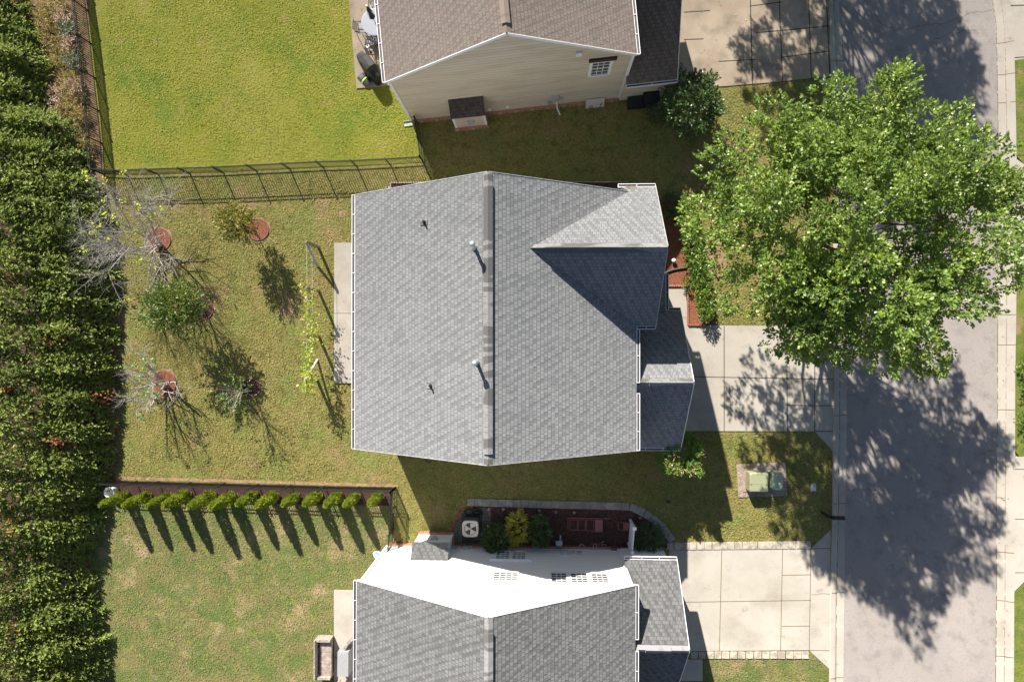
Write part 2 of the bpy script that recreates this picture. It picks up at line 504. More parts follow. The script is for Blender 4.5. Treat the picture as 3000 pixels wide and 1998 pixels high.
def mesh_obj(name, V, Fc, UV, MI, mats, parent=None, loc=None, smooth=False, local=False):
    me = bpy.data.meshes.new(name)
    if parent is not None and not local:
        inv = MATRIX[parent.name].inverted()
        V = [tuple(inv @ Vector(p)) for p in V]
    elif parent is None and not local:
        if loc is None:
            xs = [p[0] for p in V]; ys = [p[1] for p in V]; zs = [p[2] for p in V]
            loc = ((min(xs) + max(xs)) / 2, (min(ys) + max(ys)) / 2, min(zs))
        V = [(p[0] - loc[0], p[1] - loc[1], p[2] - loc[2]) for p in V]
    me.from_pydata(V, [], Fc)
    if UV is not None:
        ul = me.uv_layers.new(name="UVMap")
        flat = [c for f in UV for q in f for c in q]
        ul.data.foreach_set("uv", flat)
    for m in mats:
        me.materials.append(m)
    if MI is not None:
        me.polygons.foreach_set("material_index", MI)
    if smooth:
        me.polygons.foreach_set("use_smooth", [True] * len(me.polygons))
    me.update()
    o = bpy.data.objects.new(name, me)
    C.objects.link(o)
    if parent is not None:
        o.parent = parent
        MATRIX[o.name] = MATRIX[parent.name]
    else:
        if loc is not None:
            o.location = loc
        MATRIX[o.name] = Matrix.Translation(o.location)
    return o


def obj(name, mb, mat, parent=None, local=False, smooth=False, loc=None, label=None, cat=None, group=None, kind=None):
    mats = mat if isinstance(mat, list) else [mat]
    o = mesh_obj(name, mb.v, mb.f, mb.uv, mb.mi, mats, parent, loc, smooth, local)
    return finish(o, label, cat, group, kind)


def thing(name, loc, rz=0.0, label=None, cat=None, group=None):
    o = bpy.data.objects.new(name, None)
    o.empty_display_size = 0.3
    o.location = loc
    o.rotation_euler = (0, 0, rz)
    C.objects.link(o)
    MATRIX[o.name] = Matrix.Translation(Vector(loc)) @ Matrix.Rotation(rz, 4, 'Z')
    return finish(o, label, cat, group)


def copy_thing(src, loc, rz=0.0, scale=None, label=None):
    r = src.copy(); C.objects.link(r)
    r.location = loc; r.rotation_euler = (0, 0, rz)
    if scale: r.scale = scale
    if label: r['label'] = label
    MATRIX[r.name] = Matrix.Translation(Vector(loc)) @ Matrix.Rotation(rz, 4, 'Z')
    for ch in list(src.children):
        c = ch.copy(); C.objects.link(c); c.parent = r
        for g in list(ch.children):
            d = g.copy(); C.objects.link(d); d.parent = c
    return r


def leaves(name, P, D, L, W, mats, parent, up=0.8, seed=0, mi=None, label=None):
    """many small folded leaf faces: P centres, D long axes (world or local = parent's frame)"""
    r = np.random.default_rng(seed)
    P = np.asarray(P, float); D = np.asarray(D, float)
    n = len(P)
    D = D / (np.linalg.norm(D, axis=1, keepdims=True) + 1e-9)
    U = r.normal(size=(n, 3)); U[:, 2] += up * 2
    S = np.cross(D, U); S /= (np.linalg.norm(S, axis=1, keepdims=True) + 1e-9)
    L = (np.ones(n) * L)[:, None] * r.uniform(0.7, 1.25, (n, 1))
    W = (np.ones(n) * W)[:, None] * r.uniform(0.7, 1.2, (n, 1))
    V = np.empty((n, 4, 3))
    V[:, 0] = P - D * L * 0.5
    V[:, 1] = P + S * W * 0.5 + D * L * 0.05
    V[:, 2] = P + D * L * 0.5
    V[:, 3] = P - S * W * 0.5 + D * L * 0.05
    V = V.reshape(-1, 3)
    me = bpy.data.meshes.new(name)
    me.vertices.add(4 * n); me.loops.add(4 * n); me.polygons.add(n)
    me.vertices.foreach_set("co", V.ravel())
    me.loops.foreach_set("vertex_index", np.arange(4 * n, dtype=np.int32))
    me.polygons.foreach_set("loop_start", np.arange(0, 4 * n, 4, dtype=np.int32))
    me.polygons.foreach_set("loop_total", np.full(n, 4, dtype=np.int32))
    for m in (mats if isinstance(mats, list) else [mats]):
        me.materials.append(m)
    if mi is not None:
        me.polygons.foreach_set("material_index", np.asarray(mi, dtype=np.int32))
    me.update(calc_edges=True)
    me.validate()
    o = bpy.data.objects.new(name, me)
    C.objects.link(o)
    if parent is not None:
        o.parent = parent
        MATRIX[o.name] = MATRIX[parent.name]
    if label: o['label'] = label
    return o


def sheet(name, pts, z, mat, kind='structure', label=None, cat=None, group=None, z0=None):
    """flat ground sheet from photo-pixel outline"""
    mb = MB()
    P = [at(x, y, 0) for x, y in pts]
    if z0 is None:
        z0 = z - 0.03
    # anticlockwise from above
    A = sum(P[i].x * P[(i + 1) % len(P)].y - P[(i + 1) % len(P)].x * P[i].y for i in range(len(P)))
    if A < 0:
        P = P[::-1]
    mb.prism(P, z0, z)
    return obj(name, mb, mat, kind=kind, label=label, cat=cat, group=group)


# ------------------------------------------------------------------ ground, road, paving
g = MB(); g.box(-150, 150, -150, 150, -0.6, -0.004)
obj("ground", g, M['lawn'], kind='structure')
sheet("lawn_north", [(262, -700), (262, 100), (300, 430), (306, 512), (1236, 478), (1222, 400), (1350, -700)], 0.004, M['lawn_n'])
sheet("lawn_south", [(270, 1478), (1155, 1482), (1140, 1640), (1100, 2700), (250, 2700)], 0.004, M['lawn_s'])
sheet("lawn_front_south", [(1960, 1912), (2370, 1912), (2440, 1962), (2440, 2700), (1960, 2700)], 0.004, M['lawn_s'])
sheet("soil_strip", [(-900, -700), (262, -700), (262, 100), (300, 430), (306, 512), (365, 900), (355, 1200), (345, 1404), (320, 1480), (268, 1620), (290, 1800), (330, 2700), (-900, 2700)], 0.002, M['soil'])
sheet('needle_litter', [(-900, -700), (0, -700), (60, -100), (90, 120), (130, 300), (200, 440), (240, 560), (325, 760), (325, 1200), (300, 1420), (255, 1560), (240, 1640), (270, 1850), (270, 2700), (-900, 2700)], 0.008, M['litter'])
# worn earth along the fence lines
sheet("bare_strip", [(340, 1396), (660, 1404), (900, 1412), (1168, 1419), (1168, 1427), (900, 1420), (660, 1412), (340, 1405)], 0.007, M['bare'])

KL = [(2418, -700), (2424, -200), (2428, 0), (2432, 170), (2440, 500), (2443, 1000), (2440, 1250), (2438, 1470), (2432, 1700), (2429, 1998), (2420, 2700)]
KR = [(2430, -700), (2445, -200), (2455, 0), (2470, 180), (2478, 500), (2482, 1000), (2480, 1250), (2476, 1500), (2473, 1750), (2470, 1998), (2462, 2700)]
RL = [(2840, -700), (2890, -200), (2906, 0), (2918, 80), (2920, 223), (2923, 400), (2923, 700), (2921, 1012), (2921, 1200), (2917, 1500), (2918, 1755), (2915, 1998), (2905, 2700)]
RR = [(2890, -700), (2938, -200), (2952, 0), (2965, 89), (2970, 300), (2974, 500), (2973, 700), (2972, 923), (2969, 1100), (2968, 1500), (2966, 1755), (2965, 1998), (2956, 2700)]
sheet("road", KR + RL[::-1], 0.012, M['asphalt'])


def kerb(name, A, B, road_side):
    """rolled kerb: shallow gutter pan beside the road, raised back"""
    mb = MB()
    n = min(len(A), len(B))
    def samp(L, y):
        for i in range(len(L) - 1):
            if L[i][1] <= y <= L[i + 1][1]:
                t = (y - L[i][1]) / (L[i + 1][1] - L[i][1])
                return L[i][0] + t * (L[i + 1][0] - L[i][0])
        return L[-1][0]
    ys = list(range(-700, 2701, 50))
    prof = [(0, 0.016), (0.55, 0.018), (0.68, 0.10), (0.92, 0.13), (1.0, 0.13), (1.0, 0.0)]
    rows = []
    for y in ys:
        a = samp(A, y); b = samp(B, y)
        r, k = (b, a) if road_side == 'right' else (a, b)
        rows.append([Vector((*at(r + (k - r) * t, y, 0).xy, h)) for t, h in prof])
    for i in range(len(rows) - 1):
        for j in range(len(prof) - 1):
            q = [rows[i][j], rows[i][j + 1], rows[i + 1][j + 1], rows[i + 1][j]]
            nrm = (q[1] - q[0]).cross(q[2] - q[1])
            if nrm.z < 0 or (abs(nrm.z) < 1e-6):
                q = q[::-1]
            mb.face(q)
    return obj(name, mb, M['concrete'], kind='structure')


kerb("kerb_near", KL, KR, 'right')
def gutter_dirt(A, B, t, w):
    """gritty brown line in the bottom of the kerb's gutter"""
    r = random.Random(8)
    mb = MB()
    for i in range(len(A) - 1):
        n = 24
        for k in range(n):
            if r.random() < .25: continue
            s = k / n; e = (k + 1) / n
            P = []
            for q in (s, e):
                xa = A[i][0] + (A[i + 1][0] - A[i][0]) * q; ya = A[i][1] + (A[i + 1][1] - A[i][1]) * q
                j = min(range(len(B) - 1), key=lambda m_: 0 if B[m_][1] <= ya <= B[m_ + 1][1] else 1)
                u = (ya - B[j][1]) / (B[j + 1][1] - B[j][1]); xb = B[j][0] + (B[j + 1][0] - B[j][0]) * u
                p = at(xa + (xb - xa) * t, ya); P.append((p.x, p.y, .019))
            mb.bar(P[0], P[1], w * r.uniform(.5, 1.4), .006)
    return obj("gutter_grit", mb, M['joint'], kind='structure')


gutter_dirt(KL, KR, .47, .022)
gutter_dirt(RL, RR, .53, .018)
gutter_dirt(RL, RR, .02, .03)
kerb("kerb_far", RL, RR, 'left')


def joints(name, segs, w, z, mat):
    mb = MB()
    for x0, y0, x1, y1 in segs:
        a = at(x0, y0); b = at(x1, y1)
        a.z = b.z = z
        mb.bar(a, b, w, 0.008)
    return obj(name, mb, mat, kind='structure')


drv_m = [(1900, 951), (2240, 955), (2386, 956), (2441, 890), (2441, 1322), (2386, 1263), (1900, 1262)]
sheet("driveway_middle", drv_m, 0.034, M['concrete'], z0=-0.02)
joints("driveway_joint", [(2121, 955, 2121, 1262), (2304, 955, 2306, 1262), (2386, 956, 2386, 1262), (2000, 1103, 2441, 1111), (2306, 1187, 2441, 1188), (2306, 1030, 2441, 1031), (2386, 1263, 2441, 1263)], 0.035, 0.034, M['joint_dark'])
sheet("driveway_south", [(1960, 1611), (2376, 1606), (2433, 1552), (2431, 1960), (2369, 1903), (1960, 1906)], 0.034, M['concrete'], z0=-0.02)
joints("driveway_joint", [(2114, 1611, 2107, 1905), (2292, 1608, 2286, 1904), (2375, 1606, 2370, 1903), (1960, 1763, 2375, 1757), (2292, 1684, 2375, 1682), (2290, 1833, 2370, 1832), (2376, 1606, 2433, 1605), (2369, 1903, 2431, 1904)], 0.03, 0.034, M['joint'])
sheet("driveway_north", [(1960, -700), (1985, 258), (2127, 254), (2290, 240), (2390, 228), (2432, 275), (2424, -700)], 0.034, M['concrete_old'], z0=-0.02)
joints("driveway_joint", [(2190, -300, 2204, 250), (2270, -300, 2292, 240), (2358, -300, 2376, 232), (2408, -300, 2432, 270), (2003, 38, 2080, 33), (2003, 118, 2060, 116), (2215, 98, 2430, 78), (2105, 182, 2215, 176), (2286, 170, 2428, 152), (2196, 20, 2290, 8), (2376, 232, 2431, 228)], 0.045, 0.034, M['joint_dark'])
def kerb_joints(segs):
    mb = MB()
    for x0, y0, x1, y1 in segs:
        near = x0 < 2600
        a = at(x0, y0); b_ = at(x1, y1)
        if near: a, b_ = b_, a
        prof = [(0, .017), (.55, .019), (.68, .101), (.92, .131), (1.0, .131)]
        q = [a.lerp(b_, t) for t, h in prof]
        for i in range(4):
            mb.bar((q[i].x, q[i].y, prof[i][1]), (q[i + 1].x, q[i + 1].y, prof[i + 1][1]), .03, .008)
    return obj("kerb_joint", mb, M['joint'], kind='structure')


kerb_joints([(2432, 181, 2471, 179), (2444, 1050, 2481, 1049), (2443, 1217, 2480, 1215), (2439, 1474, 2478, 1474), (2434, 1734, 2473, 1734), (2430, 1984, 2470, 1983),
    (2918, 129, 2966, 124), (2920, 221, 2968, 218), (2923, 303, 2970, 301), (2923, 796, 2972, 794), (2921, 922, 2971, 922), (2921, 1011, 2970, 1010), (2921, 1200, 2968, 1200), (2919, 1457, 2940, 1457), (2917, 1616, 2966, 1617), (2918, 1757, 2966, 1761), (2915, 1920, 2964, 1922)])
def crack(pts, seed, w=0.014):
    r = random.Random(seed)
    mb = MB()
    P = [at(x, y) for x, y in pts]
    for a_, b_ in zip(P[:-1], P[1:]):
        n = 7
        q0 = a_
        for i in range(1, n + 1):
            q1 = a_.lerp(b_, i / n) + Vector((r.uniform(-.06, .06), r.uniform(-.06, .06), 0))
            mb.bar((q0.x, q0.y, .010), (q1.x, q1.y, .010), w * r.uniform(.6, 1.3), .008)
            q0 = q1
    obj("road_crack", mb, M['joint_dark'], kind='structure')


for i, p_ in enumerate([[(2906, 32), (2840, 42), (2770, 68), (2700, 78)], [(2860, 90), (2790, 96), (2740, 118)], [(2560, 60), (2620, 90), (2690, 80)], [(2480, 1434), (2600, 1438)], [(2918, 1315), (2870, 1330)]]):
    crack(p_, i)
mb = MB()
for i, p_ in enumerate([[(2377, 1740), (2400, 1737), (2431, 1738)], [(2120, 60), (2190, 68), (2230, 90)], [(2060, 130), (2100, 190)]]):
    pass
crackd = [at(2377, 1740), at(2392, 1741), at(2405, 1737), at(2431, 1739)]
for a_, b_ in zip(crackd[:-1], crackd[1:]):
    mb.bar((a_.x, a_.y, .034), (b_.x, b_.y, .034), .012, .008)
obj("driveway_crack", mb, M['joint_dark'], kind='structure')
# far verge, pavement and drives over the road
sheet("verge_far", [(2966, 180), (3100, 160), (4200, 160), (4200, 520), (3030, 520), (2976, 460)], 0.09, M['kerb_grass'], z0=-0.02)
sheet("driveway_far_north", [(2952, -700), (4200, -700), (4200, 150), (3100, 150), (2969, 214), (2966, 89), (2952, 0)], 0.085, M['concrete'], z0=-0.02)
sheet("driveway_far", [(2975, 468), (3020, 500), (4200, 500), (4200, 760), (3030, 760), (2976, 790)], 0.085, M['concrete'], z0=-0.02)
sheet("verge_far", [(2975, 778), (3030, 758), (4200, 758), (4200, 1400), (3030, 1400), (2970, 1320)], 0.092, M['kerb_grass'], z0=-0.02)
sheet("driveway_far_south", [(2970, 1338), (3030, 1334), (4200, 1334), (4200, 1640), (3060, 1640), (2968, 1730)], 0.095, M['concrete'], z0=-0.02)
sheet("verge_far", [(2967, 1735), (3060, 1650), (4200, 1650), (4200, 2700), (2960, 2700)], 0.088, M['kerb_grass'], z0=-0.02)
joints("pavement_joint", [(2954, 20, 3060, 17), (2968, 172, 3060, 165), (2974, 457, 3060, 457), (2972, 760, 3060, 760), (2970, 1373, 3060, 1373), (2970, 1519, 3060, 1519), (2970, 1675, 3060, 1675)], 0.03, 0.094, M['joint_dark'])

# patios, walk, pads
sheet("patio_middle", [(980, 712), (1080, 712), (1078, 1123), (979, 1122)], 0.06, M['concrete'], z0=-0.02)
joints("patio_joint", [(981, 918, 1060, 918)], 0.03, 0.06, M['joint'])
sheet("patio_north", [(990, -300), (1023, 0), (1045, 261), (1153, 251), (1200, 250), (1170, -300)], 0.06, M['concrete_old'], z0=-0.02)
joints("patio_joint", [(1030, 67, 1090, 62)], 0.03, 0.06, M['joint_dark'])
sheet("patio_south", [(979, 1727), (1080, 1729), (1080, 2500), (981, 2500)], 0.06, M['concrete'], z0=-0.02)
joints("patio_joint", [(980, 1922, 1060, 1922)], 0.03, 0.06, M['joint_dark'])
sheet("front_walk", [(1935, 838), (2014, 838), (2017, 953), (1935, 953)], 0.036, M['concrete'], z0=-0.02)
joints("walk_joint", [(1990, 930, 2014, 930)], 0.025, 0.036, M['joint'])
sheet("porch_slab", [(1975, 1930), (2057, 1930), (2057, 1991), (1975, 1991)], 0.10, M['concrete'], z0=-0.02)

# planting beds and gravel
def bed(name, pts, z, mat, label, cat='mulch'):
    return sheet(name, pts, z, mat, kind='stuff', label=label, cat=cat)

bed("mulch_bed", [(334, 1409), (700, 1417), (1150, 1428), (1147, 1480), (700, 1474), (330, 1470), (300, 1440)], 0.05, M['mulch_dark'], "brown mulch strip under the row of small arborvitae")
bed("mulch_bed", [(1380, 1481), (1842, 1494), (1900, 1519), (1945, 1560), (1965, 1590), (1960, 1604), (1409, 1598), (1409, 1510)], 0.05, M['mulch_dark'], "dark mulch bed between the paver strip and the white house")
bed("gravel_bed", [(1325, 1560), (1340, 1515), (1372, 1488), (1420, 1486), (1440, 1500), (1430, 1598), (1324, 1598)], 0.055, M['gravel_dark'], "grey gravel under the air conditioner beside the white house", 'gravel')
bed("gravel_bed", [(2157, 1360), (2300, 1354), (2306, 1452), (2163, 1456)], 0.04, M['gravel'], "pinkish gravel pad under the two green utility boxes", 'gravel')
bed("mulch_bed", [(1900, 578), (1935, 581), (1960, 590), (1991, 594), (2010, 612), (2026, 655), (2042, 700), (2046, 755), (2058, 790), (2072, 815), (2083, 870), (2088, 951), (2017, 953), (2015, 838), (1900, 838)], 0.045, M['mulch'], "red brown mulch bed behind the flowering hedge at the grey roofed house's front")
bed("mulch_bed", [(1145, 536), (1500, 534), (1838, 535), (1838, 600), (1145, 600)], 0.04, M['mulch_dark'], "narrow mulch bed along the north side of the grey roofed house")

def ring(x, y, r, mat, label, edge=True):
    t = thing("mulch_ring", at(x, y), label=label, cat='mulch ring', group='round mulch rings in the back lawn')
    c = at(x, y); R = r / 58.8
    mb = MB(); P = []
    for k in range(28):
        a = 2 * math.pi * k / 28
        q = R * (1 + 0.03 * math.sin(3 * a + x) + 0.025 * math.sin(7 * a + y))
        P.append((c.x + q * math.cos(a), c.y + q * math.sin(a)))
    mb.prism(P, -0.02, 0.05)
    obj("mulch", mb, mat, t)
    if edge:
        mb = MB()
        mb.tube([(c.x + (R + .01) * 1.0 * math.cos(2 * math.pi * k / 28), c.y + (R + .01) * math.sin(2 * math.pi * k / 28), 0.04) for k in range(29)], 0.022, 5)
        obj("edging", mb, M['pot'], t)
    mb = MB(); P = []
    for k in range(28):
        a = 2 * math.pi * k / 28
        q = R * 1.18 + 0.05 * math.sin(4 * a + y) + 0.04 * math.sin(9 * a + x)
        P.append((c.x + q * math.cos(a), c.y + q * math.sin(a)))
    mb.prism(P, -0.02, 0.010)
    obj("bare_rim", mb, M['bare'], t)

ring(467, 703, 34, M['mulch'], "red mulch ring under the tall leafless tree near the north fence")
ring(757, 673, 31, M['mulch'], "red mulch ring beside the small yellowing tree")
ring(596, 906, 29, M['mulch_dark'], "dark mulch ring partly hidden by the dense green tree")
ring(482, 1122, 36, M['mulch'], "red mulch ring under the pale forked leafless tree")
ring(736, 1137, 27, M['mulch_dark'], "dark mulch ring beside the sparse green tree")
mb = MB(); c = at(838, 910)
mb.prism([(c.x + .42 * math.cos(a / 20 * 6.283) * (1 + .12 * math.sin(a * 1.3)), c.y + .38 * math.sin(a / 20 * 6.283)) for a in range(20)], -0.02, 0.012)
obj("dead_grass", mb, M['bare'], label="round patch of dead straw coloured grass in the back lawn", cat='dead grass', kind='stuff')
for k, (x, y, a, b_) in enumerate([(1003, 627, .16, .2), (2100, 760, .5, 1.0), (1118, 1470, .3, .35)]):
    mb = MB(); c = at(x, y)
    mb.prism([(c.x + a * math.cos(q / 16 * 6.283) * (1 + .15 * math.sin(q * 2.1)), c.y + b_ * math.sin(q / 16 * 6.283)) for q in range(16)], -0.02, 0.009)
    obj("bare_patch", mb, M['bare'], kind='structure')
#SECTION2
# ------------------------------------------------------------------ houses
def loc2(root, p):
    return MATRIX[root.name].inverted() @ Vector(p)


def gable_house(root, W2, y0, y1, he, hr, sid, roof, ridge, ov=0.12, wall_in=0.12, vis=None, rake='white'):
    """main volume: ridge along local y; eaves at x = +-W2"""
    sl_ = (hr - he) / W2
    mb = MB()
    mb.slab([(-W2, y0, he), (0, y0, hr), (0, y1, hr), (-W2, y1, he)], 0.12)
    mb.slab([(W2, y0, he), (W2, y1, he), (0, y1, hr), (0, y0, hr)], 0.12)
    obj("roof", mb, roof, root, local=True)
    # ridge cap with raised vent
    mb = MB()
    for s in (-1, 1):
        pts = [(0, y0, hr + .015), (s * .16, y0, hr + .015 - .16 * sl_), (s * .16, y1, hr + .015 - .16 * sl_), (0, y1, hr + .015)]
        mb.slab(pts, 0.012)
        if vis:
            a, b = vis
            pts = [(0, a, hr + .085), (s * .17, a, hr + .085 - .17 * sl_ * .9), (s * .17, b, hr + .085 - .17 * sl_ * .9), (0, b, hr + .085)]
            mb.slab(pts, 0.05)
    obj("ridge_vent", mb, ridge, root, local=True)
    wi = wall_in
    mb = MB()
    a, b = y0 + ov, y1 - ov
    hw = he - 0.13
    X = W2 - wi
    for y, s in ((a, 1), (b, -1)):
        pts = [(-X, y, 0.3), (X, y, 0.3), (X, y, hw + sl_ * wi - .02), (0, y, hr - .16), (-X, y, hw + sl_ * wi - .02)]
        mb.face(pts if s == 1 else pts[::-1])
    mb.face([(-X, a, 0.3), (-X, a, hw), (-X, b, hw), (-X, b, 0.3)])
    mb.face([(X, a, 0.3), (X, b, 0.3), (X, b, hw), (X, a, hw)])
    obj("wall", mb, sid, root, local=True)
    mb = MB(); mb.box(-X - .02, X + .02, a - .10, b + .10, 0, 0.31)
    obj("foundation", mb, M['brick'], root, local=True)
    for y, s in ((y0, -1), (y1, 1)):
        for sx_ in (-1, 1):
            mb = MB()
            mb.bar((sx_ * (W2 + .0), y + s * .012, he - .08), (0, y + s * .012, hr - .08), .022, .17)
            obj("rake_trim", mb, M[rake], root, local=True)
    for y in (a, b):
        for sx_ in (-1, 1):
            mb = MB()
            mb.box(min(sx_ * X, sx_ * (X + .02)) - .05, max(sx_ * X, sx_ * (X + .02)) + .05, y - .055 if y == a else y - .045, y + .045 if y == a else y + .055, .3, hw)
            obj("corner_trim", mb, M['white'], root, local=True)
    return X


def gutter(root, p0, p1, out, n_h=9, name="gutter"):
    """trough hung outside an eave line p0-p1 (local); out = outward unit vector"""
    p0 = Vector(p0); p1 = Vector(p1); out = Vector(out)
    up = Vector((0, 0, 1))
    mb = MB()
    w = .13
    mb.bar(p0 + out * w - up * .05, p1 + out * w - up * .05, .022, .11)
    mb.bar(p0 + out * .015 - up * .06, p1 + out * .015 - up * .06, .02, .10)
    mb.bar(p0 + out * w / 2 - up * .115, p1 + out * w / 2 - up * .115, w, .014)
    d = (p1 - p0).normalized()
    for e in (p0, p1):
        mb.bar(e + out * .0 - up * .06, e + out * w - up * .06, .018, .11)
    L = (p1 - p0).length
    n = max(2, int(L / .78))
    for i in range(1, n):
        q = p0 + d * (L * i / n)
        mb.bar(q, q + out * w, .022, .012)
    o = obj(name, mb, M['white'], root, local=True)
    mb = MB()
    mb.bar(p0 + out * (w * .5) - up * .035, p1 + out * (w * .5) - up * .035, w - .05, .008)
    obj("gutter_shade_debris", mb, M['gutter_in'], o, local=True)  # dark strip standing in for shade and debris in the white trough
    return o


def window(root, x0, x1, z0, z1, y, nx, nz, out=-1, glass='glass', trim=.10, header=None, sill=True):
    """window in a wall facing local -y (out=-1) or +y"""
    mb = MB()
    def bx(a, b, c, d, p, q):
        ya, yb = y + out * p, y + out * q
        mb.box(a, b, min(ya, yb), max(ya, yb), c, d)
    bx(x0 - trim, x0, z0 - trim, z1 + trim, 0, .06)
    bx(x1, x1 + trim, z0 - trim, z1 + trim, 0, .06)
    bx(x0, x1, z1, z1 + trim, 0, .062)
    bx(x0, x1, z0 - trim, z0, 0, .075)
    w = obj("window", mb, M['white'], root, local=True)
    mb = MB(); bx(x0, x1, z0, z1, .002, .018)
    obj("pane", mb, M[glass], w, local=True)
    mb = MB()
    for i in range(1, nx):
        x = x0 + (x1 - x0) * i / nx
        bx(x - .013, x + .013, z0, z1, .02, .034)
    for k in range(1, nz):
        z = z0 + (z1 - z0) * k / nz
        t = .03 if (nz % 2 == 0 and k == nz // 2) else .013
        bx(x0, x1, z - t, z + t, .02, .04)
    obj("muntin", mb, M['white'], w, local=True)
    if header:
        mb = MB(); bx(x0 - trim - .05, x1 + trim + .12, z1 + trim + .01, z1 + trim + .26, 0, .09)
        obj("header", mb, M[header], root, local=True)
    return w


HE, HR = 5.6, 9.25
# ---------------- middle house
NWc, SWc, SEc, NEc = at(1043, 570, HE), at(1037, 1314, HE), at(1866, 1320, HE), at(1864, 566, HE)
cx = (NWc.x + SWc.x + SEc.x + NEc.x) / 4
yN = (NWc.y + NEc.y) / 2; yS = (SWc.y + SEc.y) / 2
W2 = (NEc.x + SEc.x - NWc.x - SWc.x) / 4
cy = (yN + yS) / 2
mid = thing("grey_roofed_house", (cx, cy, 0), 0, "whole two storey house with the large light grey shingle roof and front gable", "house")
yh = (yN - yS) / 2
gable_house(mid, W2, -yh, yh, HE, HR, M['siding_g'], M['roof'], M['ridge'], vis=(-yh + .4, yh - .42), rake='siding_g')


def gm(px, py, h):
    return loc2(mid, at(px, py, h))


gutter(mid, (-W2, -yh, HE), (-W2, yh, HE), (-1, 0, 0))
# front gable
slm = (HR - HE) / W2
pk = gm(1948, 726, 8.3); hp = 8.3
gN = gm(1917, 548, HE).y; gS = gm(1917, 955, HE).y; gx = gm(1917, 955, HE).x + .05
yr = (gN + gS) / 2
s2 = (hp - HE) / (gN - yr)
xap = W2 - (hp - HE) / slm
xv = W2 - (hp - s2 * (yh - .0 - yr) - HE) / slm
mb = MB()
k = .03
mb.slab([(gx, gN, HE + k), (gx, yr, hp + k), (xap, yr, hp + k), (xv, yh, HE + k + slm * (W2 - xv)), (xv, yh + .01, HE + k + slm * (W2 - xv)), (W2 - .65, gN, HE + k)], .10)
mb.slab([(gx, gS, HE + k), (W2, gS, HE + k), (xap, yr, hp + k), (gx, yr, hp + k)], .10)
fg = obj("front_gable_roof", mb, M['roof'], mid, local=True)
mb = MB()
for s in (-1, 1):
    mb.slab([(xap + .1, yr, hp + .05), (gx - .0, yr, hp + .05), (gx, yr + s * .16, hp + .05 - .16 * s2), (xap + .1, yr + s * .16, hp + .05 - .16 * s2)], .015)
    mb.slab([(xap + .55, yr, hp + .11), (gx - .95, yr, hp + .11), (gx - .95, yr + s * .17, hp + .11 - .17 * s2 * .9), (xap + .55, yr + s * .17, hp + .11 - .17 * s2 * .9)], .045)
obj("ridge_vent", mb, M['ridge'], mid, local=True)
mb = MB()
wx = gx - .16
mb.face([(wx, gS + .2, .3), (wx, gN - .2, .3), (wx, gN - .2, HE - .02), (wx, yr, hp - .13), (wx, gS + .2, HE - .02)])
mb.face([(W2 - .7, gS + .2, .3), (wx, gS + .2, .3), (wx, gS + .2, HE), (W2 - .7, gS + .2, HE)])
mb.face([(W2 - .5, gN - .2, .3), (W2 - .5, gN - .2, HE), (wx, gN - .2, HE), (wx, gN - .2, .3)])
obj("front_wall", mb, M['siding_g'], mid, local=True)
for y in (gN, gS):
    mb = MB()
    mb.bar((gx + .012, y, HE - .06), (gx + .012, yr, hp - .06), .02, .16, up=Vector((0, 0, 1)))
    obj("rake_trim", mb, M['siding_g'], mid, local=True)
gutter(mid, (W2 - .75, gN, HE), (gx, gN, HE), (0, 1, 0))
gutter(mid, (W2 + .02, gS, HE), (gx, gS, HE), (0, -1, 0))
gutter(mid, (W2, -yh, HE), (W2, gm(1866, 1121, HE).y - .45, HE), (1, 0, 0))
gutter(mid, (W2, gm(1866, 1121, HE).y - .0, HE), (W2, gS - .12, HE), (1, 0, 0))
# garage roof
HG = 2.9


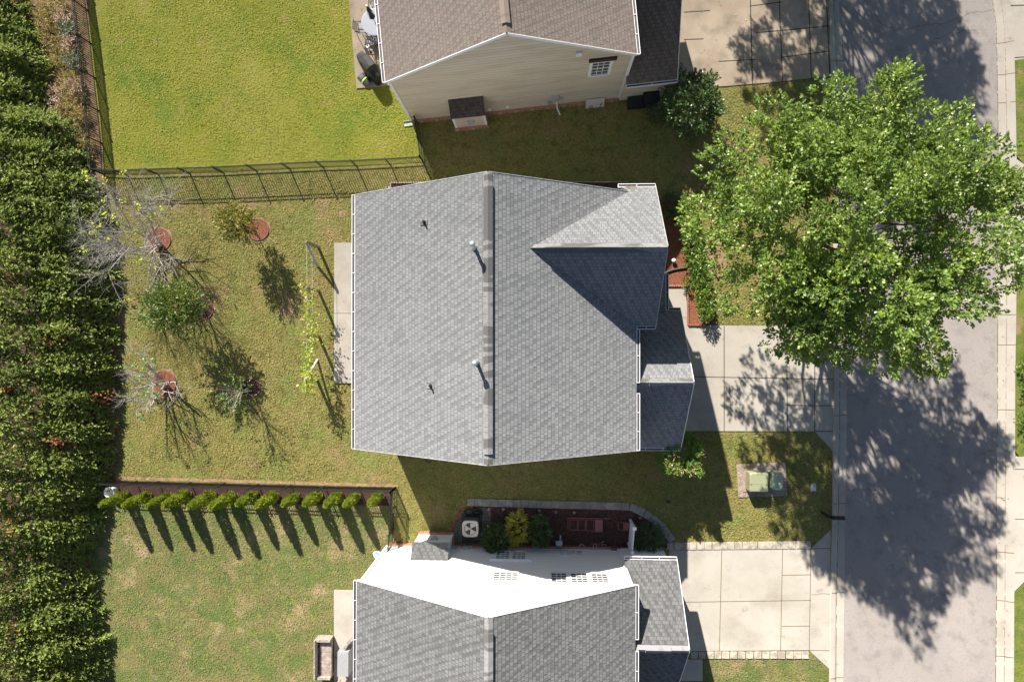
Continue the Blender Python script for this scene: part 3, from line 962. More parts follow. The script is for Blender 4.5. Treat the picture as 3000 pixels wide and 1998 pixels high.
def garage(root, xa, xb, yr_, half, he, hr, roof, ridge, sid, near_gutters=(1, -1), ridge_mat='ridge', xin=.2):
    s_ = (hr - he) / half
    mb = MB()
    mb.slab([(xa, yr_, hr), (xb, yr_, hr), (xb, yr_ + half, he), (xa, yr_ + half, he)], .10)
    mb.slab([(xa, yr_ - half, he), (xb, yr_ - half, he), (xb, yr_, hr), (xa, yr_, hr)], .10)
    obj("garage_roof", mb, roof, root, local=True)
    mb = MB()
    for s in (-1, 1):
        mb.slab([(xa, yr_, hr + .02), (xb, yr_, hr + .02), (xb, yr_ + s * .15, hr + .02 - .15 * s_), (xa, yr_ + s * .15, hr + .02 - .15 * s_)], .012)
        mb.slab([(xa + .55, yr_, hr + .07), (xb - .75, yr_, hr + .07), (xb - .75, yr_ + s * .16, hr + .07 - .16 * s_ * .9), (xa + .55, yr_ + s * .16, hr + .07 - .16 * s_ * .9)], .04)
    obj("garage_ridge_vent", mb, ridge, root, local=True)
    mb = MB()
    w = xb - .18
    mb.face([(w, yr_ - half + .27, .1), (w, yr_ + half - .27, .1), (w, yr_ + half - .27, he), (w, yr_, hr - .13), (w, yr_ - half + .27, he)])
    mb.face([(xa + .0, yr_ - half + .27, .1), (w, yr_ - half + .27, .1), (w, yr_ - half + .27, he), (xa + .0, yr_ - half + .27, he)])
    mb.face([(xa + .0, yr_ + half - .27, .1), (xa + .0, yr_ + half - .27, he), (w, yr_ + half - .27, he), (w, yr_ + half - .27, .1)])
    obj("garage_wall", mb, sid, root, local=True)
    for s in (-1, 1):
        mb = MB()
        mb.bar((xb + .012, yr_ + s * half, he - .06), (xb + .012, yr_, hr - .06), .02, .15)
        obj("rake_trim", mb, M['white'], root, local=True)
    for s in near_gutters:
        gutter(root, (xa, yr_ + s * half, he), (xb, yr_ + s * half, he), (0, s, 0))
    # garage door facing the street
    mb = MB()
    for k in range(4):
        mb.box(w + .01, w + .05, yr_ - 2.4, yr_ + 2.4, .05 + k * .52, .05 + k * .52 + .5)
    obj("garage_door", mb, M['white'], root, local=True)


gp = gm(2033, 1121, 5.55)
ge = gm(1994, 1312, HG)
gxb = (gp.x + gm(1994, 1312, HG).x) / 2
garage(mid, W2 - .02, gxb, gp.y, gp.y - ge.y, HG, 5.55, M['roof'], M['ridge'], M['siding_g'], near_gutters=(-1,))
gutter(mid, (gx + .12, gp.y + (gp.y - ge.y), HG), (gxb, gp.y + (gp.y - ge.y), HG), (0, 1, 0))
# small porch roof tucked between the gable and the garage
pa = gm(1950, 803, 2.95); pb = gm(1950, 909, 2.95)
mb = MB()
mb.slab([(wx, pb.y - .05, 3.2), (pa.x, pb.y - .05, 2.95), (pa.x, pa.y, 2.95), (wx, pa.y, 3.2)], .1)
obj("porch_roof", mb, M['roof'], mid, local=True)
gutter(mid, (pa.x, pb.y, 2.95), (pa.x, pa.y, 2.95), (1, 0, 0))
mb = MB(); mb.box(pa.x - .16, pa.x - .04, pa.y - .16, pa.y - .04, 0, 2.84)
obj("porch_post", mb, M['white'], mid, local=True)


def roof_z(x):
    return HR - abs(x) * slm


def vent_pipe(px, py):
    q = gm(px, py, 7.2)
    q = gm(px, py, roof_z(q.x)); q = gm(px, py, roof_z(q.x))
    z = roof_z(q.x)
    mb = MB()
    mb.tube([(q.x, q.y, z - .05), (q.x, q.y, z + .10)], [.085, .065], 12)
    mb.tube([(q.x, q.y, z + .05), (q.x, q.y, z + .30)], .036, 10)
    o = obj("vent_pipe", mb, M['black'], mid, local=True)
    mb = MB()
    t = Vector((1, 0, slm)).normalized()
    mb.bar(Vector((q.x - .17, q.y, z - .10 + .022)), Vector((q.x + .14, q.y, z + .14 * slm + .022)), .24, .01)
    obj("flashing", mb, M['ridge'], o, local=True)


vent_pipe(1243, 651)
vent_pipe(1262, 1130)


def flue(px, py):
    q = gm(px, py, 9.0)
    q = gm(px, py, roof_z(q.x)); q = gm(px, py, roof_z(q.x))
    z = roof_z(q.x)
    mb = MB()
    mb.lathe((q.x, q.y, z - .06), [(.13, 0), (.12, .08), (.065, .2), (.065, .92), (.055, .93)], 14)
    o = obj("flue_pipe", mb, M['steel'], mid, local=True, smooth=True)
    mb = MB()
    mb.lathe((q.x, q.y, z + .84), [(.07, 0), (.105, .02), (.115, .10), (.10, .16), (.06, .20)], 14)
    obj("flue_cap", mb, M['steel'], o, local=True, smooth=True)


flue(1391, 726)
flue(1398, 1062)
mb = MB()
q = gm(1840, 546, 5.75)
mb.bar((q.x - .1, q.y - .05, 5.72), (q.x + .35, q.y - .05, 5.72), .12, .02)
obj("gutter_outlet", mb, M['wood_grey'], mid, local=True)
# window wells of the side walls stay hidden; downspout at the south-east
mb = MB(); mb.tube([(W2 + .05, -yh + .06, HE - .1), (W2 - .0, -yh + .02, HE - .4), (W2 - .03, -yh + .02, .2)], .04, 6)
obj("downspout", mb, M['white'], mid, local=True)

# ---------------- house at the top of the picture
a = at(1129, 241, HE); b = at(1867, 159, HE)
d = b - a
rN = math.atan2(d.y, d.x)
W2n = d.length / 2
oN = (a + b) / 2
north = thing("beige_house", (oN.x, oN.y, 0), rN, "two storey house with beige lap siding and a tan shingle roof", "house")
HRn = 8.85
Xn = gable_house(north, W2n, 0, 11.5, HE, HRn, M['siding_b'], M['roof_n'], M['ridge_n'], vis=(.35, 11))


def gn(px, py, h):
    return loc2(north, at(px, py, h))


gutter(north, (-W2n, 0, HE), (-W2n, 11.5, HE), (-1, 0, 0))
gutter(north, (W2n, 0, HE), (W2n, 11.5, HE), (1, 0, 0))
yw = 0.12
e0 = gn(1816, 250, HG); e1 = gn(1984, 234, HG)
halfn = 3.3
garage(north, Xn, e1.x, (e0.y + e1.y) / 2 + halfn, halfn, HG, HG + halfn * .82, M['roof_d'], M['ridge_n'], M['siding_b'], near_gutters=(-1,))
ww0 = gn(1733, 221, 3.6); ww1 = gn(1783, 216, 3.6)
window(north, gn(1734, 200, 4.4).x, gn(1784, 195, 4.4).x, 3.62, 4.95, yw, 3, 4, -1, 'glass', .13, 'dark_red')


def bump_out(root, x0, x1, yb, out, depth, z_low, z_high, roof, sid, face_vent=True):
    """fireplace box on a gable wall, out = -1 (local -y) or +1"""
    def Y(v): return yb + out * v
    ya, yb_ = sorted((Y(-.02), Y(depth)))
    mb = MB(); mb.box(x0, x1, ya, yb_, .28, z_low + .05)
    bo = obj("fireplace_box", mb, sid, root, local=True)
    mb = MB(); mb.box(x0 - .10, x1 + .10, min(Y(0), Y(depth + .10)), max(Y(0), Y(depth + .10)), 0, .29)
    obj("plinth", mb, M['brick'], bo, local=True)
    mb = MB()
    q = [(x0 - .08, Y(depth + .12), z_low), (x1 + .08, Y(depth + .12), z_low), (x1 + .08, Y(-.01), z_high), (x0 - .08, Y(-.01), z_high)]
    mb.slab(q, .07)
    obj("box_roof", mb, roof, bo, local=True)
    for x in (x0, x1):
        mb = MB()
        mb.box(x - .055, x + .055, min(Y(depth - .06), Y(depth + .02)), max(Y(depth - .06), Y(depth + .02)), .28, z_low - .02)
        obj("corner_trim", mb, M['white'], bo, local=True)
    xm = (x0 + x1) / 2 + .05
    mb = MB()
    mb.box(xm - .17, xm + .17, *sorted((Y(depth), Y(depth + .05))), .95, 1.22)
    mb.box(xm - .10, xm + .10, *sorted((Y(depth + .05), Y(depth + .16))), 1.0, 1.16)
    obj("fireplace_vent", mb, M['plastic_grey'], bo, local=True)


x0 = gn(1338, 380, .28).x; x1 = gn(1425, 371, .28).x
bump_out(north, x0, x1, yw, -1, .62, 1.95, 2.50, M['roof_b'], M['siding_b'])
# utilities on the beige wall
def wall_box(root, px, py, h, w, hh, dpt, mat, out, yb, name="utility_box", grow=0):
    q = loc2(root, at(px, py, h))
    mb = MB()
    y_ = sorted((yb, yb + out * dpt))
    mb.box(q.x - w / 2, q.x + w / 2, y_[0], y_[1], h, h + hh)
    mb.box(q.x - w / 2 - .015, q.x + w / 2 + .015, *sorted((yb + out * dpt, yb + out * (dpt + .015))), h - .01, h + hh * .5)
    return obj(name, mb, mat, root, local=True)


wall_box(north, 1695, 160, 6.05, .22, .22, .12, M['white'], -1, yw, "louvre_vent")
mbx = wall_box(north, 1626, 302, 1.15, .32, .42, .14, M['plastic_grey'], -1, yw, "electric_meter")
wall_box(north, 1613, 315, .65, .24, .26, .10, M['util_green2'], -1, yw, "cable_box")
wall_box(north, 1646, 303, 1.1, .2, .14, .08, M['plastic_grey'], -1, yw, "phone_box")
q = gn(1632, 303, 1.1)
mb = MB(); mb.tube([(q.x, yw - .08, 1.2), (q.x, yw - .10, .7), (q.x + .03, yw - .2, .3), (q.x + .15, yw - .45, .02)], .035, 8)
obj("conduit", mb, M['white'], north, local=True)
wall_box(north, 1434, 331, .6, .16, .1, .06, M['white'], -1, yw, "outlet_cover")
wall_box(north, 1487, 318, .75, .13, .1, .06, M['white'], -1, yw, "hose_tap")
# access panel leaning on the wall and two dark bins
t0 = gn(1742, 304, .1)
pl = thing("foam_panel", MATRIX[north.name] @ Vector((t0.x, yw - .16, 0)), rN, "white flat panel leaning against the beige wall near the dark bins", "panel")
mb = MB()
mb.slab([(-.46, -.12, .02), (.46, -.12, .02), (.46, .10, .62), (-.46, .10, .62)], .03)
obj("board", mb, M['ac_beige'], pl, local=True)
mb = MB(); mb.tube([(-.2 + .09 * math.cos(a_), -.13 + .02 * math.sin(a_), .16 + .09 * math.sin(a_)) for a_ in [i * .5 for i in range(13)]], .014, 5)
obj("hose_end", mb, M['rubber'], pl, local=True); mb = MB()
mb.tube([(.24, -.14, .02), (.25, -.12, .2), (.3, -.06, .36)], .02, 5)
obj("hose_end", mb, M['rubber'], pl, local=True)

def bin_box(px, py, w, dp, hh, label):
    q = gn(px, py, 0)
    t = thing("storage_bin", MATRIX[north.name] @ Vector((q.x, yw - .12 - dp / 2, 0)), rN, label, "storage bin")
    mb = MB()
    mb.box(-w / 2, w / 2, -dp / 2, dp / 2, 0, hh - .06)
    obj("body", mb, M['black_cloth'], t, local=True)
    mb = MB()
    mb.slab([(-w / 2 - .03, -dp / 2 - .03, hh - .06), (w / 2 + .03, -dp / 2 - .03, hh - .06), (w / 2 + .03, dp / 2, hh + .03), (-w / 2 - .03, dp / 2, hh + .03)], .05)
    mb.bar((-w / 2, -dp / 2 - .05, hh - .09), (w / 2, -dp / 2 - .05, hh - .09), .03, .03)
    obj("lid", mb, M['rubber'], t, local=True)


bin_box(1856, 301, .66, .45, .55, "lower dark storage bin against the beige wall, left of the taller one")
bin_box(1899, 296, .70, .45, .95, "taller dark storage bin against the beige wall beside the big glossy shrub")

# ---------------- white house at the bottom
a = at(1045, 1701, HE); b = at(1862, 1715, HE)
d = b - a
rS = math.atan2(d.y, d.x)
W2s = d.length / 2
oS = (a + b) / 2
south = thing("white_house", (oS.x, oS.y, 0), rS, "two storey house with bright white siding and a mid grey shingle roof", "house")


def gs(px, py, h):
    return loc2(south, at(px, py, h))


HRs = 9.2
Xs = gable_house(south, W2s, -11.5, 0, HE, HRs, M['siding_w'], M['roof_s'], M['ridge'], vis=(-11, -.55))
gutter(south, (-W2s, -11.5, HE), (-W2s, 0, HE), (-1, 0, 0))
e0 = gs(1811, 1640, HG); e1 = gs(1992, 1639, HG)
pkS = gs(2010, 1905, 5.5)
gyr = pkS.y; ghalf = (e0.y + e1.y) / 2 - gyr
gutter(south, (W2s, gyr + .45, HE), (W2s, 0, HE), (1, 0, 0))
gutter(south, (W2s, -11.5, HE), (W2s, gyr - .05, HE), (1, 0, 0))
garage(south, Xs, (e1.x + pkS.x) / 2, gyr, ghalf, HG, 5.5, M['roof_s'], M['ridge_s'], M['siding_w'], near_gutters=(1,))
yws = -.12
for (pa_, pb_) in ((1451.8, 1494), (1499, 1541)):
    window(south, gs(pa_ + 3, 1628, 1.5).x, gs(pb_ - 2, 1628, 1.5).x, .98, 2.12, yws, 3, 4, 1, 'glass', .055)
mb = MB()
mb.box(gs(1434, 1640, 2.2).x, gs(1558, 1640, 2.2).x, yws, yws + .10, 2.24, 2.36)
obj("lintel_trim", mb, M['white'], south, local=True)
window(south, gs(1447, 1690, 4.5).x, gs(1517, 1690, 4.5).x, 4.0, 4.98, yws, 4, 4, 1, 'blind', .05)
for pa_, pb_ in ((1616, 1659), (1674, 1720), (1735, 1780)):
    window(south, gs(pa_, 1690, 4.5).x, gs(pb_, 1690, 4.5).x, 3.95, 5.1, yws, 3, 4, 1, 'blind', .12)
x0 = gs(1231, 1564, .28).x; x1 = gs(1324, 1565, .28).x
bump_out(south, x0, x1, yws, 1, .60, 1.95, 2.42, M['roof_s'], M['siding_w'])
for (px, py, h, w, hh) in ((1331, 1616, .45, .18, .16), (1347, 1616, .45, .16, .14), (1366, 1606, .4, .26, .18), (1380, 1607, .4, .10, .12)):
    wall_box(south, px, py, h, w, hh, .10, M['plastic_grey'], 1, yws, "utility_box")
wall_box(south, 1572, 1611, .38, .22, .14, .12, M['plastic_grey'], 1, yws, "dryer_vent")
wall_box(south, 1653, 1625, .95, .36, .34, .14, M['plastic_grey'], 1, yws, "electric_meter")
wall_box(south, 1676, 1623, .95, .2, .17, .10, M['plastic_grey'], 1, yws, "utility_box")
wall_box(south, 1697, 1625, .95, .2, .30, .10, M['plastic_grey'], 1, yws, "utility_box")
mb = MB()
q = gs(1642, 1610, .7)
mb.tube([(q.x, yws + .07, 1.1), (q.x, yws + .07, .3), (q.x + .02, yws + .6, .05)], .04, 8)
q = gs(1680, 1610, .7); mb.tube([(q.x, yws + .05, 1.0), (q.x, yws + .05, .4)], .018, 6)
obj("conduit", mb, M['plastic_grey'], south, local=True)
for px in (1432, 1739, 1548, 1803):
    q = gs(px, 1714, 5.25)
    mb = MB(); mb.lathe((q.x, yws + .03, 5.1), [(.03, 0), (.05, .02), (.04, .07), (.01, .09)], 8)
    obj("soffit_light", mb, M['plastic_grey'], south, local=True)
#SECTION3
# ------------------------------------------------------------------ fences
def fence(label, pts, post_ts, h=1.2, top_far=None, pick=.115, name="metal_fence"):
    """black aluminium fence along ground points; post positions are the given photo points"""
    P = [at(x, y) for x, y in pts]
    t = thing(name, P[0], label=label, cat='fence')
    for p in P:
        mb = MB(); mb.box(p.x - .03, p.x + .03, p.y - .03, p.y + .03, 0, h + .04)
        mb.box(p.x - .04, p.x + .04, p.y - .04, p.y + .04, h + .04, h + .06)
        obj("post", mb, M['black'], t)
    up = Vector((0, 0, 1))
    for a_, b_ in zip(P[:-1], P[1:]):
        mb = MB()
        for z in (.12, h - .17, h - .03):
            mb.bar(a_ + up * z, b_ + up * z, .03, .034)
        L = (b_ - a_).length
        n = max(2, int(L / pick))
        for i in range(1, n):
            q = a_ + (b_ - a_) * (i / n)
            mb.bar(q + up * .06, q + up * h, .022, .022)
        obj("panel", mb, M['black'], t)
    return t


fence("black metal fence along the west edge of the bright green lawn, beside the weeds",
      [(228, -190), (240, -75), (256, 31), (268, 130), (279, 230), (290, 326), (299, 421), (303, 511)], None)
fence("long black metal fence between the bright green lawn and the olive back lawn",
      [(303, 511), (375, 516), (465, 513), (557, 510), (655, 507), (752, 502), (850, 497), (948, 492), (1046, 489), (1144, 484), (1241, 478)], None)
fence("short black metal fence running from the beige house corner towards the grey roof",
      [(1226, 366), (1235, 425), (1241, 478), (1262, 522)], None)
fence("black metal fence behind the row of small arborvitae",
      [(328, 1405), (401, 1409), (466, 1410), (560, 1413), (660, 1415), (757, 1418), (853, 1420), (952, 1423), (1052, 1425), (1159, 1427)], None)
fence("black metal fence with a gate, from the arborvitae row to the white house corner",
      [(1159, 1427), (1157, 1482), (1154, 1548), (1150, 1596)], None)


# ------------------------------------------------------------------ vegetation generators
def unit(v):
    return v / (np.linalg.norm(v, axis=-1, keepdims=True) + 1e-9)


def sprays(P, D, per, length, spread, r, leaf_fan=0.9):
    """turn n spray stems into n*per leaf centres and axes"""
    n = len(P)
    D = unit(D)
    A = unit(np.cross(D, r.normal(size=(n, 3))))
    t = np.linspace(0.05, 1.0, per)[None, :, None]
    side = np.where(np.arange(per) % 2 == 0, 1, -1)[None, :, None]
    taper = (1.05 - t)
    C_ = P[:, None, :] + D[:, None, :] * (t * length) + A[:, None, :] * side * spread * taper
    X = D[:, None, :] * (1 - leaf_fan * 0.4) + A[:, None, :] * side * leaf_fan * taper + r.normal(size=(n, per, 3)) * 0.15
    return C_.reshape(-1, 3), X.reshape(-1, 3)


# ---- Leyland cypress screen
edge = [(-160, 60), (0, 84), (67, 112), (147, 143), (214, 165), (277, 158), (339, 190), (379, 241), (446, 255), (504, 280), (620, 330), (760, 352), (900, 352), (1000, 352), (1120, 350), (1250, 345), (1400, 335), (1470, 300), (1540, 318), (1600, 275), (1700, 288), (1800, 310), (1900, 325), (2000, 315), (2200, 315)]


def edge_x(y):
    for i in range(len(edge) - 1):
        if edge[i][0] <= y <= edge[i + 1][0]:
            t = (y - edge[i][0]) / (edge[i + 1][0] - edge[i][0])
            return edge[i][1] + t * (edge[i + 1][1] - edge[i][1])
    return edge[-1][1]


near_words = ['in the top left corner', 'beside the pale weeds', 'left of the orange weeds', 'beside the brown purple weeds', 'behind the last west fence panel', 'just below the fence corner', "behind the tall leafless tree's middle", "beside the tall leafless tree's lower twigs", 'just under the tall leafless tree', 'left of the dense lawn tree', "level with the dense tree's shadow", 'left and above the pale forked tree', 'directly left of the pale forked tree', 'below left of the pale forked tree', 'above the white ring planter', 'touching the white ring planter', 'left of the first arborvitae shadow', 'beside the bare earth gap', 'below the bare earth gap', 'left of the lower patchy lawn', 'second from the bottom along the lawn', 'at the bottom along the lawn']
CT = []                                             # (x, y, row, label) of every cypress
for i in range(23):
    y = -110 + i * 98
    e = edge_x(max(y, -160))
    p = at(e - 62 - rnd.uniform(0, 30), y + rnd.uniform(-12, 12))
    CT.append((p.x, p.y, 0, "front row cypress " + near_words[max(0, min(21, i - 1))] if i else "front row cypress just above the picture's top left corner"))
for i in range(21):
    y = -40 + i * 103
    p = at(edge_x(y) - 185 - rnd.uniform(0, 30), y + rnd.uniform(-15, 15))
    CT.append((p.x, p.y, 1, "second row cypress behind the one " + near_words[i]))
CTa = np.array([(c[0], c[1]) for c in CT])


def edge_world(yw):
    """world x of the screen's foot at world y"""
    return np.interp(yw, EY, EX)


_e = [at(x, y) for y, x in edge][::-1]
EY = np.array([p.y for p in _e]); EX = np.array([p.x for p in _e])
r = np.random.default_rng(17)
n = 33000
ys_ = r.uniform(EY.min(), EY.max(), n)
ds_ = r.uniform(.30, 5.7, n)
xs_ = edge_world(ys_) - ds_ + .16 * np.sin(ys_ * 4.1) + .12 * np.sin(ys_ * 9.3 + 1)
dist = np.hypot(xs_[:, None] - CTa[None, :, 0], ys_[:, None] - CTa[None, :, 1])
own = dist.argmin(1)
near = dist.min(1)
dd = np.clip(ds_ - .35, 0, None)
zt = .35 + 3.9 * (1 - np.exp(-dd / 2.7)) + .55 * np.exp(-(near / .75) ** 2) - .35 + .14 * np.sin(xs_ * 5 + ys_ * 3) + r.normal(size=n) * .10
zz = np.clip(zt, .12, None) * (1 - .20 * r.uniform(0, 1, n) ** 2.2)
slope_x = 1.0
Dn = np.stack([.85 + .0 * xs_, .1 + .0 * ys_, .62 + .0 * ys_], 1) + r.normal(size=(n, 3)) * np.array([.38, .42, .28])
away = np.stack([(xs_ - CTa[own, 0]), (ys_ - CTa[own, 1]), np.zeros(n)], 1)
Dn += away * .35
patch = (np.sin(xs_ * 1.9 + 2) * np.sin(ys_ * 1.1 + 1.2) + .5 * np.sin(ys_ * 2.7 + xs_)) + r.normal(size=n) * .16 + np.where((ys_ < -2) & (ys_ > -8), .22, -.12)
dead = patch > 1.31
for k, (cx_, cy_, row, lab) in enumerate(CT):
    m_ = own == k
    h_ = float(zt[m_].max()) if m_.any() else 3
    t = thing("cypress_tree", (cx_, cy_, 0), label=lab, cat='conifer', group="tall evergreen screen along the left edge")
    base_ = np.array([cx_, cy_, 0])
    for nm, sel, mt in (("foliage", m_ & ~dead, 'cypress_leaf'), ("dead_foliage", m_ & dead, 'cypress_dead')):
        if sel.sum() < 3: continue
        P_ = np.stack([xs_[sel], ys_[sel], zz[sel]], 1) - base_
        if nm == "dead_foliage": P_[:, 2] += .08
        c_, x_ = sprays(P_, Dn[sel], 11, .40, .075, r)
        leaves(nm, c_, x_, .14, .062, M[mt], t, up=.7, seed=k)
    mb = MB(); mb.tube([(cx_, cy_, 0), (cx_ + .03, cy_, h_ * .5), (cx_, cy_, h_ * .8)], [.11, .07, .02], 7)
    obj("trunk", mb, M['bark'], t)
    mb = MB()
    rr_ = random.Random(k)
    for q in range(9):
        a_ = q * .7 + rr_.random(); z_ = h_ * (.15 + .04 * q)
        mb.tube([(cx_, cy_, z_), (cx_ + .55 * math.cos(a_), cy_ + .55 * math.sin(a_), z_ + .1)], [.03, .008], 4)
    obj("limbs", mb, M['bark'], t)

# ---- broadleaf helper
def crown(name, c, R, n_cl, per, L, W, mat, parent, seed, shell=.55, spray_len=.5, up=.6, zmin=-.6, fan=.9, lean=(0, 0), square=False):
    """clumps of leaf sprays through an ellipsoid: uneven, with gaps"""
    r = np.random.default_rng(seed)
    v = unit(r.normal(size=(n_cl * 3, 3)))
    v = v[v[:, 2] > zmin][:n_cl]
    n = len(v)
    if square:
        v = np.sign(v) * np.abs(v) ** .45
        v /= 1.02
    q = r.uniform(shell, 1, n)
    lob = 1 + .13 * np.sin(v[:, 0] * 5 + seed) * np.sin(v[:, 1] * 6 + seed * 2) + .08 * np.sin(v[:, 0] * 13) + .06 * np.sin(v[:, 1] * 15)
    P = np.array(c) + v * np.array(R) * (q * lob)[:, None]
    D = v * np.array([1, 1, .6]) + np.array([0, 0, .35]) + r.normal(size=(n, 3)) * .35
    cc, xx = sprays(P, D, per, spray_len, spray_len * .28, r, fan)
    cc += r.normal(size=cc.shape) * spray_len * .07
    return leaves(name, cc, xx, L, W, mat, parent, up=up, seed=seed)


def limb_tree(base, top_c, R, n1, seed, r0=.2, h1=.35, name="trunk", parent=None, mat=None, nb=3, lean=None):
    """trunk plus limbs fanning out into an ellipsoid, returned as one mesh, tips returned"""
    r = random.Random(seed)
    mb = MB(); tips = []
    base = Vector(base); top_c = Vector(top_c)
    fork = base + (top_c - base) * h1
    mb.tube([base, base + (fork - base) * .5 + Vector((.03, .02, 0)), fork], [r0, r0 * .8, r0 * .7], 8)
    for i in range(n1):
        a = 2 * math.pi * i / n1 + r.uniform(-.3, .3)
        e = r.uniform(-.15, 1.1)
        tip = top_c + Vector((R[0] * math.cos(a) * math.cos(e), R[1] * math.sin(a) * math.cos(e), R[2] * math.sin(e))) * r.uniform(.62, .84)
        st = fork + (top_c - fork) * r.uniform(0, .6)
        m1 = st.lerp(tip, .4) + Vector((r.uniform(-.1, .1) * R[0], r.uniform(-.1, .1) * R[1], .08 * R[2]))
        pts = [st, m1, st.lerp(tip, .72) + Vector((0, 0, .04 * R[2])), tip]
        mb.tube(pts, [r0 * .42, r0 * .28, r0 * .15, r0 * .05], 5)
        for k in range(nb):
            t = r.uniform(.3, .85)
            s = pts[0].lerp(pts[3], t)
            e2 = s + (tip - st) * .33 + Vector((r.uniform(-1, 1) * R[0], r.uniform(-1, 1) * R[1], r.uniform(-.2, .7) * R[2])) * .2
            mb.tube([s, s.lerp(e2, .5) + Vector((0, 0, .03)), e2], [r0 * .15, r0 * .09, r0 * .03], 4)
            tips.append(e2)
        tips.append(tip)
    return mb, tips


# ---- big street oak: crown modelled as branch systems, each with its own leaf masses
def big_oak(x, y, seed, label, ht=8.0, R=(5.8, 5.6, 4.3), group=None):
    b = at(x, y)
    t = thing("oak_tree", b, label=label, cat='tree', group=group)
    r = np.random.default_rng(seed)
    mb, tips = limb_tree((b.x, b.y, 0), (b.x, b.y, ht - .7), (R[0] * .76, R[1] * .74, R[2] * .72), 24, seed, .22, .34, nb=4)
    obj("trunk", mb, M['bark'], t, smooth=True)
    # rounded leaf masses at the ends of the boughs, gaps between them
    nB = 165
    bd = unit(r.normal(size=(nB * 4, 3)))
    bd = bd[bd[:, 2] > -.42][:nB]
    P = []; D = []
    for i in range(nB):
        az = math.atan2(bd[i][1], bd[i][0])
        reach = (1 - .20 * math.exp(-((az + 2.35) / .5) ** 2) - .15 * math.exp(-((az + .8) / .45) ** 2) - .08 * math.exp(-((az - 1.5) / .7) ** 2)) * (1 + .07 * math.sin(5 * az + 1) + .05 * math.sin(11 * az))
        f = r.uniform(.42, .93) if i % 3 else r.uniform(.84, .97)
        cen = np.array([b.x, b.y, ht]) + bd[i] * np.array(R) * f * reach
        out = unit(bd[i] * np.array([1, 1, .5]))
        side = unit(np.cross(out, np.array([0, 0, 1.])))
        upv = np.cross(side, out)
        s_ = r.uniform(.6, 1.25)
        m_ = int(84 * s_ ** 1.6)
        w = unit(r.normal(size=(m_ * 2, 3)))
        w = w[w[:, 2] > -.45][:m_]
        q = r.uniform(.55, 1.0, len(w))[:, None] ** .6
        lump = (1 + .25 * np.sin(w[:, 0] * 7 + i) * np.sin(w[:, 1] * 6))[:, None]
        loc_ = w * q * lump * np.array([.95, .66, .50]) * s_
        P.append(cen + loc_[:, :1] * out + loc_[:, 1:2] * side + loc_[:, 2:] * upv)
        D.append(w[:, :1] * out + w[:, 1:2] * side + w[:, 2:] * upv * .6 + out * .35 + np.array([0, 0, .2]) + r.normal(size=(len(w), 3)) * .3)
    P = np.concatenate(P); D = np.concatenate(D)
    c, x_ = sprays(P, D, 10, .27, .095, r, 1.1)
    c += r.normal(size=c.shape) * .03
    loc = MATRIX[t.name].translation
    leaves("crown", c - np.array(loc), x_, .135, .085, M['oak_leaf'], t, up=.8, seed=seed)
    return t


oak = big_oak(2284, 751, 5, "big full green oak overhanging the road and the middle driveway")
# its neighbour stands just outside the picture and throws the shade on the road at the top
oak2 = copy_thing(oak, at(2262, -395), 2.1, (1, 1, 1), "big full green oak by the road beyond the beige house's driveway")


def small_tree(x, y, label, c, R, n_cl, per, L, W, mat, seed, r0=.05, name="young_tree", bark='bark', n1=8, spray=.3, shell=.3, off=(0, 0)):
    b = at(x, y)
    t = thing(name, b, label=label, cat='tree')
    top = Vector((b.x + off[0], b.y + off[1], c))
    mb, tips = limb_tree((b.x, b.y, 0), top, R, n1, seed, r0, .3, nb=3)
    obj("trunk", mb, M[bark], t)
    crown("crown", (off[0], off[1], c), R, n_cl, per, L, W, mat, t, seed, shell=shell, spray_len=spray, zmin=-.9)
    return t


small_tree(751, 680, "small tree with yellowing olive leaves near the north fence", 2.15, (.85, .95, 1.15), 400, 10, .115, .06, M['autumn_leaf'], 21, .035, off=(-.05, .1))
small_tree(601, 912, "dense young tree with glossy dark green leaves in the middle of the back lawn", 2.9, (1.4, 1.15, 1.3), 600, 11, .125, .07, M['young_leaf'], 22, .05, n1=12, off=(-.1, .05))
t5 = small_tree(737, 1145, "small thinly leaved tree right of the pale forked tree", 2.2, (1.0, 1.25, 1.1), 75, 5, .10, .055, M['sparse_leaf'], 23, .035, bark='bark_white', n1=16, spray=.25, off=(0, 0))


